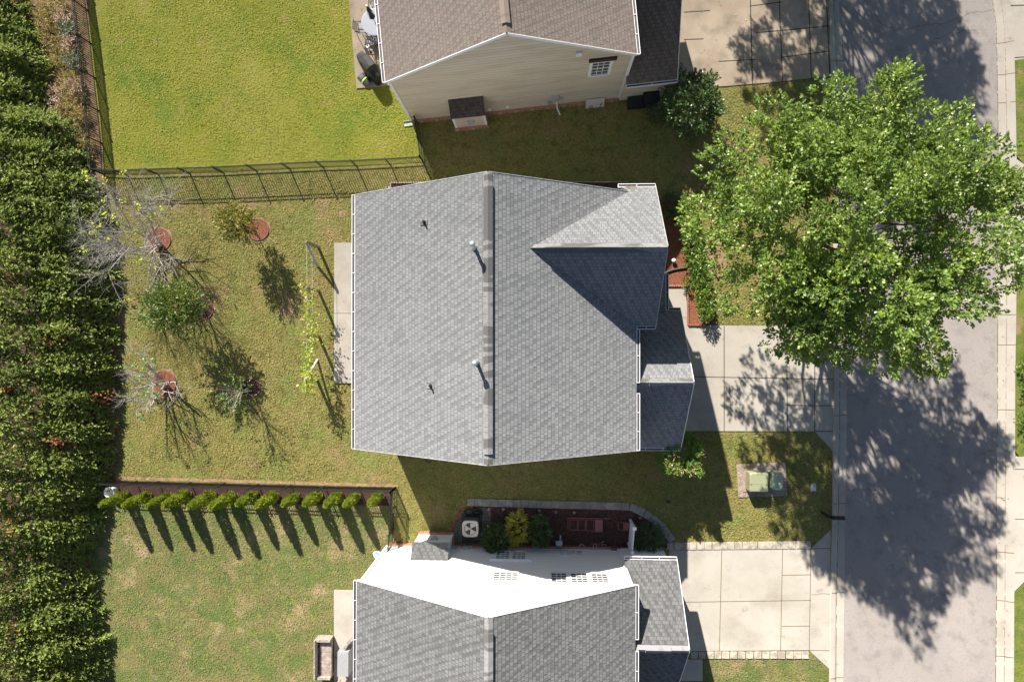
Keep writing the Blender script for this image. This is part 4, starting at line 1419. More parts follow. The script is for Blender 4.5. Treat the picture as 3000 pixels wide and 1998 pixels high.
def bare_tree(x, y, height, seed, label, trunks=3, spread=.55, levels=4, r0=.07, kid=4, lean=(0, 0), leafmat=None, nleaf=20, name="leafless_tree", leaf_dir=None):
    b = at(x, y)
    t = thing(name, b, label=label, cat='tree')
    r = random.Random(seed)
    mb = MB(); tips = []

    def grow(p, d, L, rad, lev):
        pts = [p]
        q = p; dd = d
        for i in range(3):
            dd = (dd + Vector((r.uniform(-1, 1), r.uniform(-1, 1), r.uniform(-.5, .8))) * .13).normalized()
            q = q + dd * (L / 3)
            pts.append(q)
        mb.tube(pts, [rad, rad * .8, rad * .62, rad * .45], 6 if lev < 2 else 4, cap=(lev > 2))
        if lev >= levels:
            tips.append(q)
            return
        for i in range(kid + (1 if lev > 1 else 0)):
            tpos = .25 + .75 * (i + r.random() * .6) / (kid + .6)
            s = pts[min(3, int(tpos * 3))].lerp(pts[min(3, int(tpos * 3) + 1)], tpos * 3 % 1)
            a = r.uniform(0, 6.28)
            o = dd.orthogonal().normalized()
            o = Matrix.Rotation(a, 3, dd) @ o
            nd = (dd * r.uniform(.6, 1) + o * r.uniform(.5, 1.0) + Vector((0, 0, .22))).normalized()
            grow(s, nd, L * r.uniform(.5, .75), rad * .5, lev + 1)

    for k in range(trunks):
        a = 2 * math.pi * k / max(1, trunks) + r.uniform(-.3, .3)
        d0 = Vector((math.cos(a) * spread + lean[0], math.sin(a) * spread + lean[1], 1)).normalized()
        grow(Vector((b.x, b.y, 0)), d0, height * .52, r0, 0)
    obj("branches", mb, M['bark_white'], t)
    if leafmat:
        P = []; D = []
        rr = np.random.default_rng(seed)
        for k in range(nleaf):
            q = r.choice(tips)
            for j in range(9):
                P.append((q.x - b.x + r.gauss(0, .09), q.y - b.y + r.gauss(0, .09), q.z + r.gauss(0, .05)))
                D.append((r.gauss(0, 1), r.gauss(0, 1), r.gauss(0, .3)))
        leaves("last_leaves", P, D, .13, .09, M[leafmat], t, up=1, seed=seed)
    return t


bare_tree(472, 718, 5.6, 31, "tall grey leafless tree with a few yellow leaves, overhanging the fence corner", 5, .55, 4, .066, 4, (-.06, 0), 'yellow_leaf', 26)
bare_tree(484, 1126, 3.5, 35, "pale forked leafless tree in the lower back lawn", 4, .66, 4, .075, 3, (.12, -.05), 'sparse_leaf', 16)

# ---- arborvitae row
r_ = np.random.default_rng(50)
def arbor_proto(seed, Ht, R):
    r = np.random.default_rng(seed)
    t = thing("arborvitae", (0, 0, 0), label="x", cat='arborvitae', group="row of small arborvitae along the fence")
    n = 900
    z = Ht * r.uniform(0, 1, n) ** 1.15
    a = r.uniform(0, 2 * np.pi, n)
    u = z / Ht
    rad = R * 1.0 * np.clip(np.minimum(u * 5 + .55, 1) * (1 - u ** 2.6) ** .8, .04, 1) * (1 + .14 * np.sin(4 * a + 5 * z + seed)) * r.uniform(.7, 1, n)
    P = np.stack([rad * np.cos(a), rad * np.sin(a), z], 1)
    D = np.stack([np.cos(a) * .6, np.sin(a) * .6, np.full(n, 1.0)], 1) + r.normal(size=(n, 3)) * .25
    c, x = sprays(P, D, 8, .14, .035, r)
    leaves("foliage", c, x, .075, .035, M['arbor_leaf'], t, up=0, seed=seed)
    mb = MB(); mb.tube([(0, 0, 0), (0, 0, Ht * .8)], [.03, .01], 6)
    obj("trunk", mb, M['bark'], t)
    return t


AP = [arbor_proto(41, 2.15, .25), arbor_proto(42, 2.05, .22), arbor_proto(43, 2.2, .26), arbor_proto(44, 2.1, .23), arbor_proto(45, 2.0, .25)]
tipx = [295, 360, 430, 482, 561, 623, 693, 756, 822, 890, 955, 1008, 1081]
usedA = set()
words = ["first arborvitae of the row, beside the white planter ring", "second arborvitae from the white planter ring", "third arborvitae from the white planter ring", "fourth arborvitae from the white planter ring",
    "fifth arborvitae from the white planter ring", "sixth arborvitae, just before the middle of the row", "middle arborvitae of the thirteen", "sixth arborvitae counted from the gate end", "fifth arborvitae counted from the gate end",
    "fourth arborvitae counted from the gate end", "third arborvitae counted from the gate end", "second arborvitae counted from the gate end", "last arborvitae of the row, nearest the gate and white house"]
for i, tx in enumerate(tipx):
    px = 1580 - (1580 - tx) / 1.066
    p = at(px, 1449 + (i % 3) * 2)
    k = (i * 3) % 5
    s = 1 + rnd.uniform(-.12, .12)
    sz = s * (1.12 if i == 0 else 1.0)
    if k in usedA:
        copy_thing(AP[k], p, rnd.uniform(0, 6), (s, s, sz), words[i])
    else:
        usedA.add(k)
        AP[k].location = p; AP[k].scale = (s, s, sz); AP[k]['label'] = words[i]


# ---- shrubs
def shrub(x, y, R, zc, n_cl, mat, seed, label, L=.09, W=.05, spray=.22, per=8, name="shrub", stems=True, shell=.6, cat='shrub', group=None, square=False):
    b = at(x, y)
    t = thing(name, b, label=label, cat=cat, group=group)
    crown("foliage", (0, 0, zc), R, n_cl, per, L, W, mat, t, seed, shell=shell, spray_len=spray, zmin=-.75, square=square)
    if stems:
        mb = MB()
        r = random.Random(seed)
        for k in range(6):
            a_ = k * 1.05 + r.uniform(-.2, .2)
            mb.tube([(b.x, b.y, 0), (b.x + R[0] * .3 * math.cos(a_), b.y + R[1] * .3 * math.sin(a_), zc * .6), (b.x + R[0] * .6 * math.cos(a_), b.y + R[1] * .6 * math.sin(a_), zc + R[2] * .3)], [.025, .018, .006], 5)
        obj("stems", mb, M['bark'], t)
    return t


shrub(2003, 344, (1.38, 1.5, 1.5), 1.75, 1150, M['holly_leaf'], 61, "big glossy dark green shrub at the corner of the beige house", .12, .07, .22, 8)
shrub(1915, 338, (.42, .5, .45), .5, 120, M['holly_leaf'], 62, "low dark shrub at the left foot of the big glossy shrub", .09, .05, .18, 7)
hb = shrub(1971, 1312, (.84, .80, 1.35), 1.60, 2300, M['rose_leaf'], 64, "tall clipped hedge below the garage roof, its lower half sunlit with dry tan twigs", .085, .055, .18, 8, square=True, shell=.8)
r = np.random.default_rng(9)
v = unit(r.normal(size=(420, 3))); v[:, 2] = np.abs(v[:, 2]); v = v[(v[:, 1] < .1)][:75]
Pd = np.array((0, 0, 1.6)) + np.sign(v) * np.abs(v) ** .45 * np.array((.76, .70, 1.37))
c_, x_ = sprays(Pd, v + r.normal(size=v.shape) * .8, 7, .3, .05, r)
leaves("dry_twigs", c_, x_, .12, .024, M['dry_leaf'], hb, up=.8, seed=3)  # dry tan twigs drawn as narrow leaf faces
shrub(1456, 1563, (.64, .66, .62), .8, 380, M['holly_leaf'], 65, "round dark green shrub between the air conditioner and the golden shrub", .10, .06, .2, 8)
shrub(1518, 1533, (.52, .78, .62), .85, 420, M['gold_leaf'], 66, "golden yellow shrub between two dark green shrubs", .07, .03, .2, 9)
shrub(1580, 1543, (.52, .70, .6), .78, 380, M['holly_leaf'], 67, "dark green shrub right of the golden shrub", .10, .06, .2, 8)
shrub(1895, 1566, (.74, .70, .5), .6, 420, M['box_leaf'], 68, "dark spreading shrub beside the white lattice panel", .08, .045, .2, 8)
# flowering hedge along the front bed
hedge = [((2008, 606), .40, "first"), ((2014, 640), .42, ""), ((2020, 690), .47, ""), ((2022, 735), .50, ""), ((2032, 775), .52, ""), ((2044, 812), .44, ""), ((2050, 848), .40, ""), ((2056, 885), .36, ""), ((2060, 920), .34, "")]
hw = ["flowering shrub at the top end of the front hedge, under the oak", "second flowering shrub of the front hedge below the oak branches", "flowering shrub of the front hedge beside the gable peak", "yellow green flowering shrub above the white bed light", "flowering shrub touching the white splash block",
      "flowering shrub just below the splash block", "flowering shrub beside the top of the front walk", "flowering shrub beside the middle of the front walk", "last flowering shrub of the front hedge, next to the driveway"]
for i, ((x, y), rr, _) in enumerate(hedge):
    shrub(x, y, (rr * .92, rr * 1.08, .42), .6, int(150 * rr / .4), M['rose_leaf'], 70 + i, hw[i], .085, .055, .17, 7, group="flowering shrubs of the front hedge")
shrub(1962, 600, (.5, .42, .38), .45, 120, M['holly_leaf'], 80, "dark low shrub in the shaded top of the front bed", .09, .05, .18, 7)
shrub(1968, 628, (.32, .3, .32), .4, 60, M['rose_leaf'], 81, "small pale shrub in the shaded part of the front bed", .09, .05, .16, 7)
shrub(2012, 832, (.22, .34, .25), .3, 50, M['rose_leaf'], 82, "little leafy plant at the inner corner of the front walk", .08, .05, .14, 6)
# weeds between the west fence and the cypress screen
wd = [(170, 20, .8, 'weed_leaf', "tall yellow green weeds at the very top beside the west fence"), (150, 60, .7, 'weed_leaf', "tan weeds left of the fence, top"), (195, 62, .35, 'pink_weed', "pale pink weeds touching the west fence"),
      (205, 92, .4, 'blue_weed', "blue green weed clump touching the west fence"), (165, 110, .7, 'weed_leaf', "tan orange weeds beside the west fence"), (212, 135, .35, 'pink_weed', "second pale pink weed clump by the west fence"),
      (190, 165, .7, 'weed_leaf', "yellowish weeds in the middle of the weedy strip"), (222, 185, .35, 'blue_weed', "second blue green weed clump by the fence"), (210, 240, .6, 'weed_leaf', "olive weeds by the third fence post"),
      (232, 262, .3, 'pink_weed', "pale dry weeds by the third fence post"), (175, 285, .4, 'pink_weed', "brown purple dry weeds at the cypress edge"), (215, 305, .7, 'weed_leaf', "green yellow weeds above the fourth fence post"),
      (188, 335, .3, 'pink_weed', "small dry weed clump under the brown weeds"), (245, 345, .4, 'weed_leaf', "weeds around the fourth fence post"), (262, 420, .35, 'weed_leaf', "weeds by the fifth fence post")]
for i, (x, y, rr, m, lab) in enumerate(wd):
    shrub(x, y, (rr, rr * 1.1, .35), .3, int(230 * rr), M[m], 90 + i, lab, .11, .035, .24, 7, name="weed_clump", stems=False, shell=.15, cat='weeds')
# big pale-leaved sapling leaning out of the screen
b = at(190, 533)
t = thing("sapling", b, label="pale broad leaved sapling rising in front of the cypress screen near the fence corner", cat='sapling')
mb = MB(); mb.tube([b, b + Vector((-.1, .1, 2.4)), b + Vector((-.3, .25, 4.9))], [.04, .03, .012], 6)
obj("stem", mb, M['bark'], t)
rr = np.random.default_rng(77)
P = []; D = []
for k in range(46):
    q = Vector((-.3, .25, 4.9)) + Vector((rr.normal() * .28, rr.normal() * .26, rr.normal() * .15))
    P.append(q); D.append((rr.normal(), rr.normal(), .1))
leaves("broad_leaves", [tuple(p) for p in P], D, .34, .24, M['vine_leaf'], t, up=1.4, seed=3)
# bushes over the road at the right edge
for i, (x, y, rr) in enumerate([(3005, 1078, .55), (3010, 1140, .5), (3004, 1235, .5)]):
    shrub(x, y, (rr, rr, .45), .4, 150, M['rose_leaf'], 130 + i, ["upper leafy plant at the right frame edge across the road", "middle leafy plant at the right frame edge across the road", "lower leafy plant at the right frame edge across the road"][i], .09, .05, .2, 7, name="verge_plant", cat='plant')
b = at(2974, 803)
shrub(2974, 800, (.14, .5, .12), .1, 40, M['rose_leaf'], 140, "creeping weeds along the back of the far kerb", .07, .03, .12, 6, name="creeping_weed", stems=False, cat='weeds')

# ---- grass blades over the lawns: texture and ragged edges
def blades(name, rects, holes, dens, mat, seed, label, L=.095):
    r = np.random.default_rng(seed)
    P = []
    for (x0, y0, x1, y1) in rects:
        A_ = (x1 - x0) * (y1 - y0) / 58.8 ** 2
        n_ = int(A_ * dens)
        X = r.uniform(x0, x1, n_); Y = r.uniform(y0, y1, n_)
        keep = np.ones(n_, bool)
        for (a0, b0, a1, b1) in holes:
            keep &= ~((X > a0) & (X < a1) & (Y > b0) & (Y < b1))
        P.append(np.stack([X[keep], Y[keep]], 1))
    P = np.concatenate(P)
    p00 = at(0, 0); px_ = at(1000, 0); py_ = at(0, 1000); p11 = at(1000, 1000)
    W = np.array([tuple(at(a_, b_)) for a_, b_ in P])
    # clumpy: drop blades where a slow wave is low
    q = np.sin(W[:, 0] * 2.1 + seed) * np.sin(W[:, 1] * 1.7) + np.sin(W[:, 0] * .7 + W[:, 1] * 1.1)
    W = W[q + r.normal(size=len(W)) * .8 > -1.0]
    W[:, 2] = .018 + r.uniform(0, .03, len(W))
    D = r.normal(size=(len(W), 3)) * np.array([1, 1, .25]) + np.array([.25, -.1, .55])
    o = leaves(name, W, D, L, .026, M[mat], None, up=.9, seed=seed)
    finish(o, label, 'grass', None, 'stuff')


M['blade_mid'] = leafmat("grass_blade_olive", [(0.10, 0.11, 0.025), (0.25, 0.24, 0.06), (0.36, 0.33, 0.11)], .2, .7)
M['blade_n'] = leafmat("grass_blade_lime", [(0.13, 0.17, 0.018), (0.22, 0.25, 0.025), (0.32, 0.31, 0.055)], .2, .7)
M['blade_s'] = leafmat("grass_blade_green", [(0.10, 0.135, 0.03), (0.19, 0.21, 0.06), (0.38, 0.31, 0.15)], .2, .7)
blades("grass", [(345, 520, 1040, 1403), (1100, 1330, 1945, 1458), (1170, 1400, 1372, 1560), (1240, 385, 1900, 532), (2095, 262, 2436, 949), (2000, 262, 2100, 580), (2012, 1268, 2436, 1590), (1850, 1300, 2012, 1480), (1960, 1480, 2012, 1585)],
       [(976, 708, 1080, 1127), (430, 665, 505, 742), (725, 640, 790, 705), (565, 876, 627, 938), (446, 1084, 520, 1160), (708, 1110, 765, 1166), (2155, 1352, 2308, 1458), (2386, 1262, 2440, 1322), (2380, 1554, 2440, 1600), (2386, 890, 2440, 960), (2100, 262, 2130, 270)], 170, 'blade_mid', 301, "olive green grass of the back, side and front lawns round the grey roofed house")
blades("grass", [(312, -20, 1020, 474), (1020, 268, 1220, 474)], [], 170, 'blade_n', 302, "bright yellow green grass of the fenced lawn beside the beige house")
blades("grass", [(300, 1484, 976, 2010), (976, 1484, 1130, 1722), (2062, 1930, 2425, 2010)], [(920, 1855, 985, 1990)], 170, 'blade_s', 303, "patchy green and tan grass of the lawn behind the white house")
#SECTION4
# ------------------------------------------------------------------ trellis with grape vine
tb = at(931, 920)
tr = thing("vine_trellis", tb, label="wooden post and wire trellis with a bright vine beside the concrete patio", cat='trellis')
posts = [at(933, 725), at(934, 852), at(934, 985), at(928, 1111)]
hp_ = 1.85
for p in posts:
    mb = MB(); mb.box(p.x - .055, p.x + .055, p.y - .055, p.y + .055, 0, hp_)
    mb.box(p.x - .04, p.x + .04, p.y - .04, p.y + .04, hp_, hp_ + .02)
    obj("post", mb, M['wood_grey'], tr)
for p, q in ((posts[0], at(931, 781)), (posts[3], at(930, 1054))):
    mb = MB(); mb.bar((p.x, p.y, hp_ - .1), (q.x, q.y, 0.0), .09, .09)
    obj("brace", mb, M['wood_pale'], tr)
mb = MB()
for z in (1.0, 1.75):
    mb.tube([(p.x, p.y, z) for p in posts], .008, 4)
obj("wire", mb, M['plastic_grey'], tr)
r = np.random.default_rng(200)
n = 128
yv = np.concatenate([r.uniform(posts[3].y - .35, posts[1].y - 1.35, 92), r.uniform(posts[1].y - 1.5, posts[1].y + .1, 22), r.uniform(posts[3].y - .7, posts[3].y + .2, 14)])
xv = posts[1].x + r.normal(size=n) * .13 + .05 + (np.abs(yv - posts[2].y) < .7) * r.uniform(-.1, .3, n)
zv = np.clip(1.72 + r.normal(size=n) * .14 - (r.uniform(0, 1, n) < .25) * r.uniform(0, .8, n), .3, 2.0)
D = r.normal(size=(n, 3)) * np.array([1, 1, .3])
c_, x_ = sprays(np.stack([xv, yv, zv], 1), D, 5, .28, .09, r, 1.2)
leaves("vine", c_ - np.array(tb), x_, .13, .10, M['vine_leaf'], tr, up=1.2, seed=9)

# ------------------------------------------------------------------ patio set, top house
def patio_chair(x, y, rz, label):
    t = thing("patio_chair", at(x, y, .06), rz, label, "chair", "black metal chairs round the patio table")
    s_ = MB()
    for k in range(6):
        s_.box(-.23 + k * .078, -.23 + k * .078 + .06, -.22, .24, .42, .44)
    obj("seat", s_, M['slate'], t, local=True)
    b_ = MB()
    for k in range(7):
        b_.bar((-.2 + k * .067, -.24, .46), (-.2 + k * .067, -.34, .92), .028, .012)
    b_.bar((-.24, -.34, .93), (.24, -.34, .93), .04, .03)
    obj("backrest", b_, M['black'], t, local=True)
    for sx_ in (-1, 1):
        for y_ in (-.24, .24):
            l_ = MB(); l_.bar((sx_ * .24, y_, .62 if y_ > 0 else .5), (sx_ * .26, y_ + (.03 if y_ > 0 else -.05), 0), .024, .024)
            obj("leg", l_, M['black'], t, local=True)
        a_ = MB(); a_.bar((sx_ * .25, -.3, .66), (sx_ * .25, .26, .64), .045, .02)
        obj("armrest", a_, M['black'], t, local=True)
    return t


tc = at(1108, 84, .06)
t = thing("patio_table", tc, label="round grey blue metal patio table half under the tan roof's edge", cat="table")
mb = MB(); mb.lathe((tc.x, tc.y, .72), [(.66, 0), (.68, .01), (.68, .03), (.64, .035), (.1, .036)], 28)
obj("tabletop", mb, M['slate'], t)
for k in range(4):
    a_ = .8 + k * math.pi / 2
    mb = MB(); mb.tube([(tc.x + .5 * math.cos(a_), tc.y + .5 * math.sin(a_), .75), (tc.x + .42 * math.cos(a_), tc.y + .42 * math.sin(a_), .4), (tc.x + .52 * math.cos(a_), tc.y + .52 * math.sin(a_), .06)], .022, 6)
    obj("leg", mb, M['black'], t)
u = thing("parasol", at(1108, 84, .06), label="closed navy parasol standing through the round patio table", cat="parasol")
mb = MB(); mb.tube([(tc.x, tc.y, .06), (tc.x, tc.y, 2.3)], .022, 8)
obj("pole", mb, M['steel'], u)
mb = MB()
mb.lathe((tc.x, tc.y, 1.25), [(.13, 0), (.15, .05), (.10, .35), (.09, .7), (.05, 1.02), (.02, 1.06)], 12)
for k in range(6):
    a_ = k * 1.047
    mb.face([(tc.x + .08 * math.cos(a_), tc.y + .08 * math.sin(a_), 2.1), (tc.x + .10 * math.cos(a_ + .3), tc.y + .10 * math.sin(a_ + .3), 1.8), (tc.x + .21 * math.cos(a_), tc.y + .21 * math.sin(a_), 1.22)])
obj("canopy", mb, M['navy'], u)
mb = MB(); mb.lathe((tc.x, tc.y, 2.30), [(.03, 0), (.05, .03), (.045, .07), (.01, .1)], 10)
obj("finial", mb, M['white'], u)
patio_chair(1068, 98, math.radians(-95), "black metal chair on the lawn side of the round patio table")
patio_chair(1104, 36, math.radians(180), "black metal chair above the parasol, partly under the tan roof")
patio_chair(1096, 131, math.radians(8), "black slatted chair below the round table, above the candle lantern")
patio_chair(1121, 126, math.radians(-18), "black chair tucked under the tan roof's edge below the table")
lb = at(1086, 152, .06)
t = thing("candle_lantern", lb, label="small garden candle lantern on a thin stick on the beige house's patio", cat="lantern")
mb = MB(); mb.tube([lb, lb + Vector((0, 0, .55))], .012, 6)
mb.lathe(lb, [(.09, 0), (.09, .02), (.02, .03)], 10)
obj("stick", mb, M['black'], t)
mb = MB(); mb.lathe(lb + Vector((0, 0, .52)), [(.04, 0), (.085, .03), (.095, .10), (.085, .105)], 12)
obj("bucket", mb, M['steel'], t)
mb = MB(); mb.lathe(lb + Vector((0, 0, .60)), [(.07, 0), (.07, .03)], 12)
obj("candle", mb, M['cream'], t)
# covered grill
gb = at(1090, 208, .06)
ga = math.radians(-52)
t = thing("covered_grill", gb, ga, "barbecue grill under a black fabric cover at the patio corner", "grill")
mb = MB()
sec = [(-.80, .17, .55), (-.78, .22, .72), (-.45, .26, .95), (-.30, .31, 1.12), (.30, .31, 1.14), (.42, .27, .98), (.78, .23, .80), (.82, .18, .6)]
rows = []
for (x_, hw_, zt) in sec:
    rows.append([Vector((x_ * 1.02, -hw_ - .04, .05)), Vector((x_, -hw_, zt * .6)), Vector((x_, -hw_ * .8, zt * .95)), Vector((x_, 0, zt + .02 * math.sin(x_ * 9))), Vector((x_, hw_ * .8, zt * .93)), Vector((x_, hw_, zt * .6)), Vector((x_ * 1.02, hw_ + .04, .05))])
for i in range(len(rows) - 1):
    for j in range(6):
        mb.face([rows[i][j], rows[i + 1][j], rows[i + 1][j + 1], rows[i][j + 1]])
mb.face(rows[0][::-1]); mb.face(rows[-1])
obj("cover", mb, M['black_cloth'], t, local=True)
for x_ in (-.6, .6):
    mb = MB(); mb.box(x_ - .03, x_ + .03, -.2, -.14, 0, .12)
    obj("leg", mb, M['black'], t, local=True)
bb = at(1070, 237, .06)
t = thing("charcoal_bag", bb, math.radians(-48), "shiny dark bag with a lime green print leaning by the covered grill", "bag")
mb = MB()
for (m_, a0, a1) in ((0, -.38, -.06), (1, -.06, .02), (0, .02, .30)):
    mb.m = m_
    n_ = 4
    for i in range(n_):
        x0_ = a0 + (a1 - a0) * i / n_; x1_ = a0 + (a1 - a0) * (i + 1) / n_
        def zz(x): return .05 + .14 * max(0, 1 - (x / .42) ** 2) + .012 * math.sin(x * 40)
        for (ya_, yb_, ka, kb) in ((-.22, -.1, .15, .85), (-.1, .1, .85, 1), (.1, .22, 1, .2)):
            mb.face([(x0_, ya_, zz(x0_) * ka), (x1_, ya_, zz(x1_) * ka), (x1_, yb_, zz(x1_) * kb), (x0_, yb_, zz(x0_) * kb)])
obj("sack", mb, [M['sack'], M['lime']], t, local=True)
# green tray at the house corner and patio-lawn debris
tb2 = at(1198, 363)
t = thing("plastic_tray", tb2, math.radians(8), "pale green plastic tray lying by the beige house's lower left corner", "tray")
mb = MB(); mb.box(-.26, .22, -.12, .12, 0, .02); mb.box(-.26, .22, .11, .13, 0, .09); mb.box(-.26, .22, -.13, -.11, 0, .06); mb.box(.21, .23, -.12, .12, 0, .08)
obj("tray", mb, M['util_green2'], t, local=True)
mb = MB(); mb.box(-.30, -.24, -.12, .10, 0, .03)
obj("lip", mb, M['pot'], t, local=True)

# ------------------------------------------------------------------ patio furniture, bottom house
def wicker(x, y, w, L_, rz, label, name="wicker_sofa"):
    """seat faces local +x, length along y"""
    t = thing(name, at(x, y, .03), rz, label, "sofa")
    mb = MB()
    for k in range(3):
        y0_ = -L_ / 2 + .12 + k * (L_ - .24) / 3
        mb.box(-w / 2 + .2, w / 2 - .0, y0_, y0_ + (L_ - .24) / 3 - .015, .32, .42)
    obj("seat", mb, M['wicker'], t, local=True)
    mb = MB(); mb.box(-w / 2 + .12, w / 2 - .03, -L_ / 2 + .1, L_ / 2 - .1, .06, .32)
    obj("base", mb, M['wicker'], t, local=True)
    mb = MB()
    mb.slab([(-w / 2, -L_ / 2, .80), (-w / 2 + .07, -L_ / 2, .80), (-w / 2 + .07, L_ / 2, .80), (-w / 2, L_ / 2, .80)], .72)
    obj("backrest", mb, M['wicker'], t, local=True)
    for s in (-1, 1):
        mb = MB(); mb.box(-w / 2 + .08, w / 2, s * (L_ / 2 - .05) - .055, s * (L_ / 2 - .05) + .055, .06, .66)
        obj("armrest", mb, M['wicker'], t, local=True)
    for sx_ in (-1, 1):
        for s in (-1, 1):
            mb = MB(); mb.box(sx_ * (w / 2 - .08) - .025, sx_ * (w / 2 - .08) + .025, s * (L_ / 2 - .08) - .025, s * (L_ / 2 - .08) + .025, 0, .1)
            obj("leg", mb, M['black'], t, local=True)
    return t


M['wicker'] = layered("grey_wicker", (0.30, 0.255, 0.22), [((0.20, 0.165, 0.145), 14, 0.45, 0.6), ((0.38, 0.33, 0.29), 5, 0.5, 0.65)], 0.8, (60, .01))
wicker(956, 1915, .78, 1.95, 0.0, "grey wicker garden sofa at the edge of the white house's patio")
wicker(1026, 2010, .78, 1.1, math.radians(90), "grey wicker armchair cut by the bottom frame edge beside the white house", "wicker_armchair")
cb = at(1018, 1923, .06)
t = thing("covered_fire_table", cb, 0, "tall narrow patio table under a grey fabric cover beside the wicker sofa", "covered table")
mb = MB()
for (z0_, z1_, a0, a1) in ((.0, .78, .02, 0), ):
    w0, l0 = .27, .58
    lo = [Vector((-w0 - a0, -l0 - a0, 0)), Vector((w0 + a0, -l0 - a0, 0)), Vector((w0 + a0, l0 + a0, 0)), Vector((-w0 - a0, l0 + a0, 0))]
    hi = [Vector((-w0, -l0, .84)), Vector((w0, -l0, .84)), Vector((w0, l0, .80)), Vector((-w0, l0, .80))]
    mb.face(hi)
    for i in range(4):
        j = (i + 1) % 4
        mb.face([lo[i], lo[j], hi[j], hi[i]])
obj("cover", mb, M['grey_cover'] if 'grey_cover' in M else M['slate'], t, local=True)
mb = MB()
for s in (-.12, .02, .14):
    mb.bar((s, .50, .815), (s + .05, .60, .70), .05, .02)
obj("cover_fold", mb, M['plastic_grey'], t, local=True)
cb = at(1047, 1850, .06)
t = thing("folding_table", cb, math.radians(48), "tilted wooden topped table poking out under the white house's roof edge", "table")
mb = MB(); mb.box(-.75, .75, -.05, .05, .62, .68)
mb.box(-.75, .75, -.045, .045, .10, .16)
obj("frame", mb, M['wicker'], t, local=True)
mb = MB(); mb.box(-.72, .72, -.02, .02, .12, .66)
obj("panel", mb, M['dark_red'], t, local=True)
for s in (-.7, .7):
    mb = MB(); mb.box(s - .03, s + .03, -.06, .06, 0, .66)
    obj("leg", mb, M['wicker'], t, local=True)
# body board leaning against the white corner
bb = at(1113, 1628)
t = thing("body_board", bb, math.radians(-28), "white and teal foam body board on the grass at the white house's corner", "body board")
mb = MB(); P = [(-.38, -.02), (-.34, .10), (-.2, .19), (0, .22), (.3, .2), (.3, -.16), (0, -.2), (-.2, -.17)]
mb.prism(P, .05, .10)
obj("board", mb, M['gloss_white'], t, local=True)
mb = MB(); mb.prism([(-.34, .02), (-.2, .13), (.25, .15), (.1, .04), (-.1, .03)], .10, .104)
obj("teal_stripe", mb, M['teal'], t, local=True)
mb = MB(); mb.prism([(-.22, -.04), (-.05, .0), (.2, -.02), (.05, -.1)], .10, .104)
obj("lime_stripe", mb, M['lime'], t, local=True)

# ------------------------------------------------------------------ air conditioner, hose, raised boxes, pots
ab = at(1383, 1535)
t = thing("air_conditioner", ab, 0, "beige outdoor air conditioner with its fan on top beside the white house", "air conditioner")
w_ = .40
mb = MB()
def rr_loop(hw_, z, n=24, p=5):
    out = []
    for k in range(n):
        a_ = 2 * math.pi * k / n
        c, s = math.cos(a_), math.sin(a_)
        q = (abs(c) ** p + abs(s) ** p) ** (-1 / p)
        out.append(Vector((hw_ * q * c, hw_ * q * s, z)))
    return out
def loft(mb, loops, cap_top=True):
    for i in range(len(loops) - 1):
        n = len(loops[i])
        for k in range(n):
            k2 = (k + 1) % n
            mb.face([loops[i][k], loops[i][k2], loops[i + 1][k2], loops[i + 1][k]])
    if cap_top: mb.face(loops[-1])
loft(mb, [rr_loop(w_ * .97, .06), rr_loop(w_ * .97, .80)])
obj("body", mb, M['ac_side'], t, local=True)
mb = MB()
loft(mb, [rr_loop(w_, .80), rr_loop(w_, .86), rr_loop(w_ * .93, .885), [Vector((.30 * math.cos(2 * math.pi * k / 24), .30 * math.sin(2 * math.pi * k / 24), .87)) for k in range(24)], [Vector((.29 * math.cos(2 * math.pi * k / 24), .29 * math.sin(2 * math.pi * k / 24), .81)) for k in range(24)]], False)
obj("top_cover", mb, M['ac_beige'], t, local=True)
mb = MB(); mb.lathe((0, 0, .802), [(.29, 0), (.29, .004)], 24)
obj("fan_well", mb, M['black'], t, local=True)
fb_ = MB()
for k in range(3):
    a0 = k * 2.094 + .55
    pts = [(.05 * math.cos(a0), .05 * math.sin(a0), .825)]
    for q in range(6):
        a_ = a0 - .1 + q * .23
        pts.append((.275 * math.cos(a_), .275 * math.sin(a_), .818 + .004 * q))
    pts.append((.05 * math.cos(a0 + .9), .05 * math.sin(a0 + .9), .835))
    fb_.slab(pts, .005)
obj("fan_blades", fb_, M['fan'], t, local=True)
mb = MB(); mb.lathe((0, 0, .82), [(.07, 0), (.07, .03), (.04, .045)], 14)
obj("fan_hub", mb, M['plastic_grey'], t, local=True)
mb = MB(); mb.tube([(-.2, -.42, .3), (-.2, -.6, .2), (-.22, -.9, .3), (-.2, -1.05, .5)], .025, 6)
obj("pipe", mb, M['black'], t, local=True)
mb = MB(); mb.box(-.5, .5, -.9, .5, 0.04, .07)
obj("pad", mb, M['rubber'], t, local=True)
mb = MB(); c = at(1393, 1499); r = random.Random(3); pts = []
for k in range(90):
    a_ = k * .42
    q = .22 + .14 * math.sin(k * .21) + r.uniform(-.03, .03)
    pts.append((c.x + 1.5 * q * math.cos(a_), c.y + .62 * q * math.sin(a_) - .02 * math.sin(k), .08 + .0012 * k + .02 * math.sin(k * .9)))
mb.tube(pts, .017, 6)
obj("garden_hose", mb, M['rubber'], label="coiled black garden hose on the gravel above the air conditioner", cat="garden hose")
